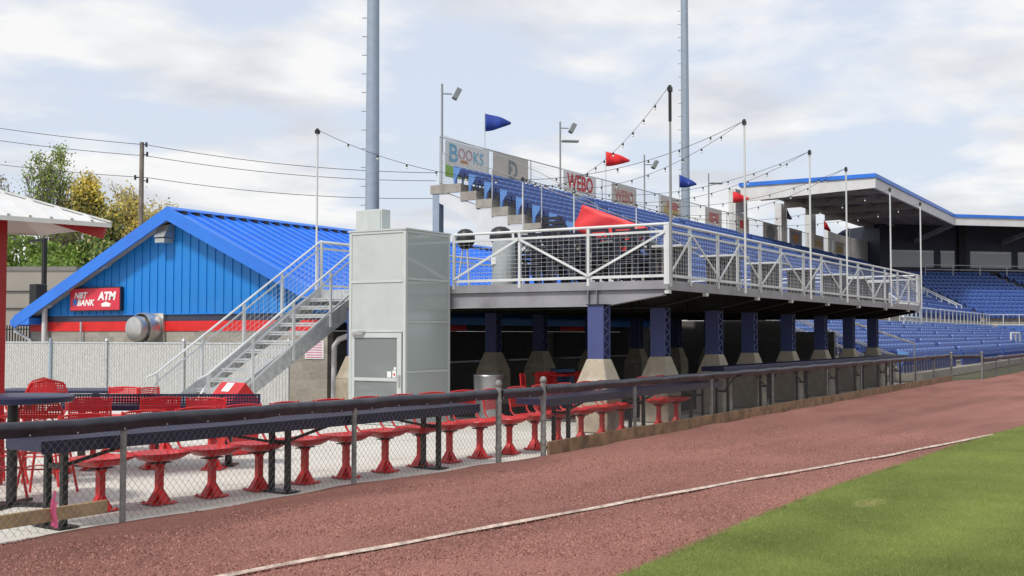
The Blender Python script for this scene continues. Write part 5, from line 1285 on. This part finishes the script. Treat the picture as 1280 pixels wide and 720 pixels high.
def ray_at(u, v, dist):      # world point at a given depth
    r = fw+rt*((u-640)/1400)-upv*((v-360)/1400); return Vector((0,0,1.66))+r*dist
UPd = 62; top = ray_at(177.5, 178, UPd); q = Vector((top.x, top.y, 0))
t = thing('utility_pole', 'weathered wooden utility pole beyond the blue roof', 'utility pole', tuple(q))
m = MB(); m.tube([q, top], .17, 12, r2=.12); m.build('shaft', M['wood_pole'], t, smooth=True)
for (v, du) in ((181,5),(193,6),(222,-9),(226,6)):
    a = ray_at(178, v, UPd); b = ray_at(178+du, v, UPd); m = MB(); m.bar(a, b, .05); m.tube([b-Vector((0,0,.12)), b+Vector((0,0,.14))], .06, 8); m.build('insulator', M['cable'], t)
for (v0, v1, v2, du, lb) in ((157, 181, 216, 5, 'topmost overhead wire running past the utility pole'), (173, 195, 226, 6, 'middle overhead wire running past the utility pole'), (204, 222, 248, 6, 'lowest overhead wire running past the utility pole')):
    m = MB(); a = ray_at(-60, v0-6, UPd+4); b = ray_at(178+du, v1, UPd); c = ray_at(545, v2, UPd+3)
    def cat_(p, q_, sg, K=14): return [p.lerp(q_, i/K)-Vector((0,0,sg*4*(i/K)*(1-i/K))) for i in range(K+1)]
    m.tube(cat_(a, b, .12)+cat_(b, c, .35)[1:], .016, 4)
    tag(m.build('overhead_wire', M['cable'], loc=tuple(b)), lb, 'wire', 'overhead wires')
# lamp post by beige building
a = ray_at(56, 298, 47); q = Vector((a.x, a.y, 0))
t = thing('street_lamp', 'black street lamp with a short cranked arm behind the gable building', 'lamp', tuple(q))
m = MB(); m.bar(q, a, .15); m.build('post', M['black'], t)
b = ray_at(36, 301, 47); m = MB(); m.bar(a-Vector((0,0,.06)), b, .16, .10); m.build('lamp_arm', M['black'], t)
a = ray_at(-60, 336, 60); b = ray_at(95, 341, 60)
t = thing('beige_building', 'low beige flat roofed building at the far left', 'building', (a.x, a.y, 0))
d = (b-a); d.z = 0; back = Vector((-d.y, d.x, 0)).normalized()*12
P4 = [a, b, b+back, a+back]; zt = a.z-.1
m = MB(); m.hexa([Vector((p.x,p.y,0)) for p in P4]+[Vector((p.x,p.y,zt)) for p in P4]); m.build('wall', M['beige'], t)
m = MB(); c = (P4[0]+P4[2])/2; P5 = [c+(p-c)*1.01 for p in P4]; m.hexa([Vector((p.x,p.y,zt+.002)) for p in P5]+[Vector((p.x,p.y,zt+.22)) for p in P5]); m.build('roof', M['beige_roof'], t)
m = MB()
for zz in (zt*.78, zt*.60): e0 = a.copy(); e1 = b.copy(); e0.z = e1.z = zz; m.bar(e0-back*.004, e1-back*.004, .05)
m.build('wall_cables', M['cable'], t)
t = thing('iron_fence', 'black iron picket fence beside the left corner of the gable building', 'fence', (22, 31, 0))
m = MB(); y = 27.9
while y < 33.5: m.box(21.98,y,0,22.01,y+.03,1.95); y += .14
m.box(21.985,27.9,1.8,22.005,33.5,1.84); m.box(21.985,27.9,.3,22.005,33.5,.34); m.build('pickets', M['black'], t)
t = thing('dark_screen', 'dark meter cupboard standing behind the iron fence', 'cupboard', (26, 33, 0))
a = ray_at(48, 352, 44); m = MB(); m.box(a.x-.25,a.y-.22,0,a.x+.25,a.y+.22,a.z-.1); m.build('cupboard_body', M['black'], t, bevel=.03)

# ------------------------------------------------------------------ trees
def tree(label, base, H, spread, leafs, nleaf, seed, bare=.0, trunk=.22, split=.28, ls=(.16,.34), topbias=0, name='tree', group='trees behind the gable building', levels=5, W=None, yellowtop=False):
    r = random.Random(seed); t = thing(name, label, 'tree', (base[0], base[1], 0), 0, group)
    tr = MB(); tips = []
    def grow(p, d, ln, rad_, lev):
        K = 4; pts = [p]; q = p.copy(); dd = d.copy()
        for i in range(K):
            dd = (dd+Vector((r.gauss(0,.12), r.gauss(0,.12), r.gauss(.05,.06)))).normalized(); q = q+dd*(ln/K); pts.append(q.copy())
        tr.tube(pts, max(rad_, .022), 6 if lev < 2 else 4, cap=False, r2=max(rad_*.65, .018))
        if lev >= 2: tips.extend(pts[1:])
        if lev >= levels: return
        nchild = r.randint(3, 4) if lev < 2 else r.randint(2, 4)
        for c in range(nchild):
            at = pts[r.randint(2, K)]; a = r.uniform(0, 6.283); tilt = r.uniform(.35, .85)*(spread if lev == 0 else 1)
            side = Vector((math.cos(a), math.sin(a), 0)); nd = (dd*math.cos(tilt)+side*math.sin(tilt)+Vector((0,0,.12))).normalized()
            grow(at, nd, ln*r.uniform(.58,.82), rad_*.62, lev+1)
    grow(Vector((base[0],base[1],0)), Vector((r.gauss(0,.03),r.gauss(0,.03),1)), H*split, trunk, 0)
    mx = max(p.z for p in tips); sc = H/mx
    bx, by = base[0], base[1]
    sw = sc
    if W: dist = sorted(math.hypot(p.x-bx, p.y-by) for p in tips); sw = W*.5/dist[int(len(dist)*.93)]
    tr.v = [(bx+(x-bx)*sw, by+(y-by)*sw, z*sc) for x, y, z in tr.v]; tips = [Vector((bx+(p.x-bx)*sw, by+(p.y-by)*sw, p.z*sc)) for p in tips]
    tr.build('trunk', M['bark'], t)
    lm = MB(); 
    for k in range(nleaf):
        p = r.choice(tips)
        if topbias:
            for _ in range(14):
                if r.random() < (p.z/H)**topbias: break
                p = r.choice(tips)
        f = r.random(); lm.cur = 0
        if yellowtop: f = min(.999, max(0, f*.55+.75*(1-p.z/H)**.8))
        acc = 0
        for j, (mm, w) in enumerate(leafs):
            acc += w
            if f < acc: lm.cur = j; break
        c = p+Vector((r.gauss(0,.28), r.gauss(0,.28), r.gauss(0,.25))); s = r.uniform(*ls)
        a = Vector((r.gauss(0,1), r.gauss(0,1), r.gauss(0,1))).normalized(); b = a.orthogonal().normalized(); cc = a.cross(b)
        b *= s; cc *= s*.55; lm.quad(c-b, c+cc, c+b, c-cc)
    lm.build('crown', [M[mm] for mm, w in leafs], t)
    return t
def tpos(u, d): p = ray_at(u, 418, d); return (p.x, p.y)
tree('tall half bare tree with fresh green leaves only at its top', tpos(48, 82), 15.9, 1.0, [('leaf_green',.85),('leaf_brown',.15)], 3400, 11, trunk=.26, ls=(.07,.14), topbias=13, levels=6, W=4.6)
tree('thin bare brown tree at the left edge of the photo', tpos(4, 85), 14.0, .8, [('leaf_brown',.7),('leaf_green',.3)], 1000, 12, trunk=.2, ls=(.07,.14), topbias=5, levels=6, W=2.6)
tree('loose tree with sparse olive leaves left of the yellow tree', tpos(93, 84), 13.8, .8, [('leaf_olive',.6),('leaf_yellow',.25),('leaf_green',.15)], 6000, 13, ls=(.07,.14), levels=6, W=2.8)
tree('dense dark tree with a yellow green top left of the utility pole', tpos(121, 80), 13.2, .7, [('leaf_yellow',.42),('leaf_olive',.2),('leaf_dark',.38)], 14000, 14, ls=(.09,.18), levels=6, W=2.9, yellowtop=True)
tree('light yellow green tree just behind the utility pole', tpos(160, 84), 13.2, .85, [('leaf_yellow',.55),('leaf_olive',.45)], 8000, 15, ls=(.07,.15), levels=6, W=3.2)
tree('sparse yellow green tree right of the utility pole', tpos(203, 86), 12.4, .95, [('leaf_yellow',.5),('leaf_olive',.5)], 9000, 16, ls=(.07,.15), levels=6, W=4.4)
tree('bare twiggy tree top showing over the blue ridge', tpos(328, 90), 9.7, .9, [('leaf_brown',1)], 900, 17, ls=(.08,.16), levels=5)
tree('small green tree seen between the lift and the grandstand column', tpos(568, 96), 9.6, .9, [('leaf_green',.7),('leaf_mid',.3)], 4200, 18, ls=(.14,.3), levels=5)
tree('low twiggy tree left of the grandstand rear column', tpos(533, 96), 10.4, .8, [('leaf_olive',.6),('leaf_brown',.4)], 1500, 19, ls=(.1,.2), levels=5)
def bush(label, base, H, W, leafs, n, seed):
    r = random.Random(seed); t = thing('shrub', label, 'shrub', (base[0], base[1], 0), 0, 'shrubs behind the gable building')
    lobes = [(Vector((base[0]+r.uniform(-W,W)*.6, base[1]+r.uniform(-W,W)*.6, H*r.uniform(.2,.82))), r.uniform(.3,.5)*W) for _ in range(13)]
    st_ = MB()
    for c, q in lobes: st_.tube([(base[0],base[1],0), ((base[0]+c.x)/2,(base[1]+c.y)/2,c.z*.6), c], .07, 5, r2=.02)
    st_.build('stem', M['bark'], t)
    lm = MB()
    for k in range(n):
        c, q = r.choice(lobes); v = Vector((r.gauss(0,1), r.gauss(0,1), r.gauss(0,1))).normalized()*q*r.uniform(.55,1.05); p = c+v
        if p.z < .1: continue
        s = r.uniform(.10,.22); a = Vector((r.gauss(0,1), r.gauss(0,1), r.gauss(0,1))).normalized(); b = a.orthogonal().normalized(); cc = a.cross(b)*s*.6; b *= s
        f = r.random(); acc = 0
        for j, (mm, w) in enumerate(leafs):
            acc += w
            if f < acc: lm.cur = j; break
        lm.quad(p-b, p+cc, p+b, p-cc)
    lm.build('foliage', [M[mm] for mm, w in leafs], t)
bl_ = ['bright green shrub at the far left under the metal parasol', 'bright green shrub behind the street lamp', 'mid green shrub between the street lamp and the yellow tree', 'darker shrub below the dense yellow topped tree', 'dark shrub just left of the blue gable slope', 'dark shrub below the utility pole', 'olive shrub right of the utility pole']
for i, (u, d, H, W, kind) in enumerate(((6,74,8.2,3.8,0),(40,72,8.0,3.8,0),(80,73,8.4,3.8,0),(112,75,8.6,3.4,1),(140,76,8.4,3.4,1),(172,78,7.8,3.4,1),(205,80,7.4,3.4,1))):
    bush(bl_[i], tpos(u, d), H, W, [('leaf_mid',.65),('leaf_green',.25),('leaf_dark',.1)] if kind == 0 else [('leaf_dark',.55),('leaf_mid',.3),('leaf_olive',.15)], 15000, 40+i)

# ------------------------------------------------------------------ light and sky
SUN = Vector((-.62, .04, .80)).normalized(); EL = math.asin(SUN.z); AZ = math.atan2(SUN.x, SUN.y)
sl_ = bpy.data.lights.new('sun', 'SUN'); sl_.energy = 2.4; sl_.angle = rad(9); sl_.color = (1, .95, .88)
so = bpy.data.objects.new('sun', sl_); COL.objects.link(so); so.rotation_euler = (-SUN).to_track_quat('-Z', 'Y').to_euler()
w = bpy.data.worlds.new('World'); S.world = w; w.use_nodes = True; nt = w.node_tree
bg = nt.nodes['Background']; bg.inputs[1].default_value = .10
sky = N(nt, 'ShaderNodeTexSky', sky_type='NISHITA'); sky.sun_disc = False; sky.sun_elevation = EL; sky.sun_rotation = AZ; sky.air_density = 1.2; sky.dust_density = 2.0; sky.ozone_density = 1.0
tc = N(nt, 'ShaderNodeTexCoord'); sep = N(nt, 'ShaderNodeSeparateXYZ'); L(nt, tc.outputs['Generated'], sep.inputs[0])
def M2(op, a, b):
    n = N(nt, 'ShaderNodeMath', operation=op)
    for i, q in enumerate((a, b)):
        if isinstance(q, (int, float)): n.inputs[i].default_value = q
        else: L(nt, q, n.inputs[i])
    return n.outputs[0]
den = M2('ADD', M2('MAXIMUM', sep.outputs[2], 0.0), .13)
cx_ = M2('DIVIDE', sep.outputs[0], den); cy_ = M2('DIVIDE', sep.outputs[1], den)
cmb = N(nt, 'ShaderNodeCombineXYZ'); L(nt, cx_, cmb.inputs[0]); L(nt, cy_, cmb.inputs[1]); cmb.inputs[2].default_value = 3.7
def noise(scale, det, rough, dist, zoff):
    mp = N(nt, 'ShaderNodeMapping'); mp.inputs['Location'].default_value = (zoff, zoff*.7, zoff); L(nt, cmb.outputs[0], mp.inputs['Vector'])
    n = N(nt, 'ShaderNodeTexNoise'); n.inputs['Scale'].default_value = scale; n.inputs['Detail'].default_value = det; n.inputs['Roughness'].default_value = rough; n.inputs['Distortion'].default_value = dist; L(nt, mp.outputs[0], n.inputs['Vector']); return n.outputs['Fac']
n1 = noise(1.5, 9, .52, .15, 5.0); n2 = noise(1.9, 8, .5, .15, 1.0)
r1 = N(nt, 'ShaderNodeValToRGB'); r1.color_ramp.elements[0].position = .45; r1.color_ramp.elements[1].position = .57; L(nt, n1, r1.inputs[0])
r2 = N(nt, 'ShaderNodeValToRGB'); e = r2.color_ramp.elements; e[0].position = .36; e[0].color = (5.3, 5.45, 5.85, 1); e[1].position = .56; e[1].color = (7.8, 7.72, 7.55, 1); L(nt, n2, r2.inputs[0])
# thin veil everywhere, lifting the clear sky to a pale blue
veil = N(nt, 'ShaderNodeMixRGB'); veil.inputs[0].default_value = .80; L(nt, sky.outputs[0], veil.inputs[1]); veil.inputs[2].default_value = (5.95, 6.45, 7.45, 1)
mx = N(nt, 'ShaderNodeMixRGB'); L(nt, M2('MULTIPLY', r1.outputs[0], .85), mx.inputs[0]); L(nt, veil.outputs[0], mx.inputs[1]); L(nt, r2.outputs[0], mx.inputs[2])
L(nt, mx.outputs[0], bg.inputs[0])
S.view_settings.view_transform = 'Standard'; S.view_settings.look = 'None'; S.view_settings.exposure = .35; S.view_settings.gamma = 1
S.render.engine = 'CYCLES'; S.cycles.transparent_max_bounces = 24; S.cycles.max_bounces = 8
S.render.resolution_x = 1024; S.render.resolution_y = 576

for o in bpy.data.objects:
    if 'label' in o and not 4 <= len(o['label'].split()) <= 16: print('LABEL LEN', len(o['label'].split()), o['label'])
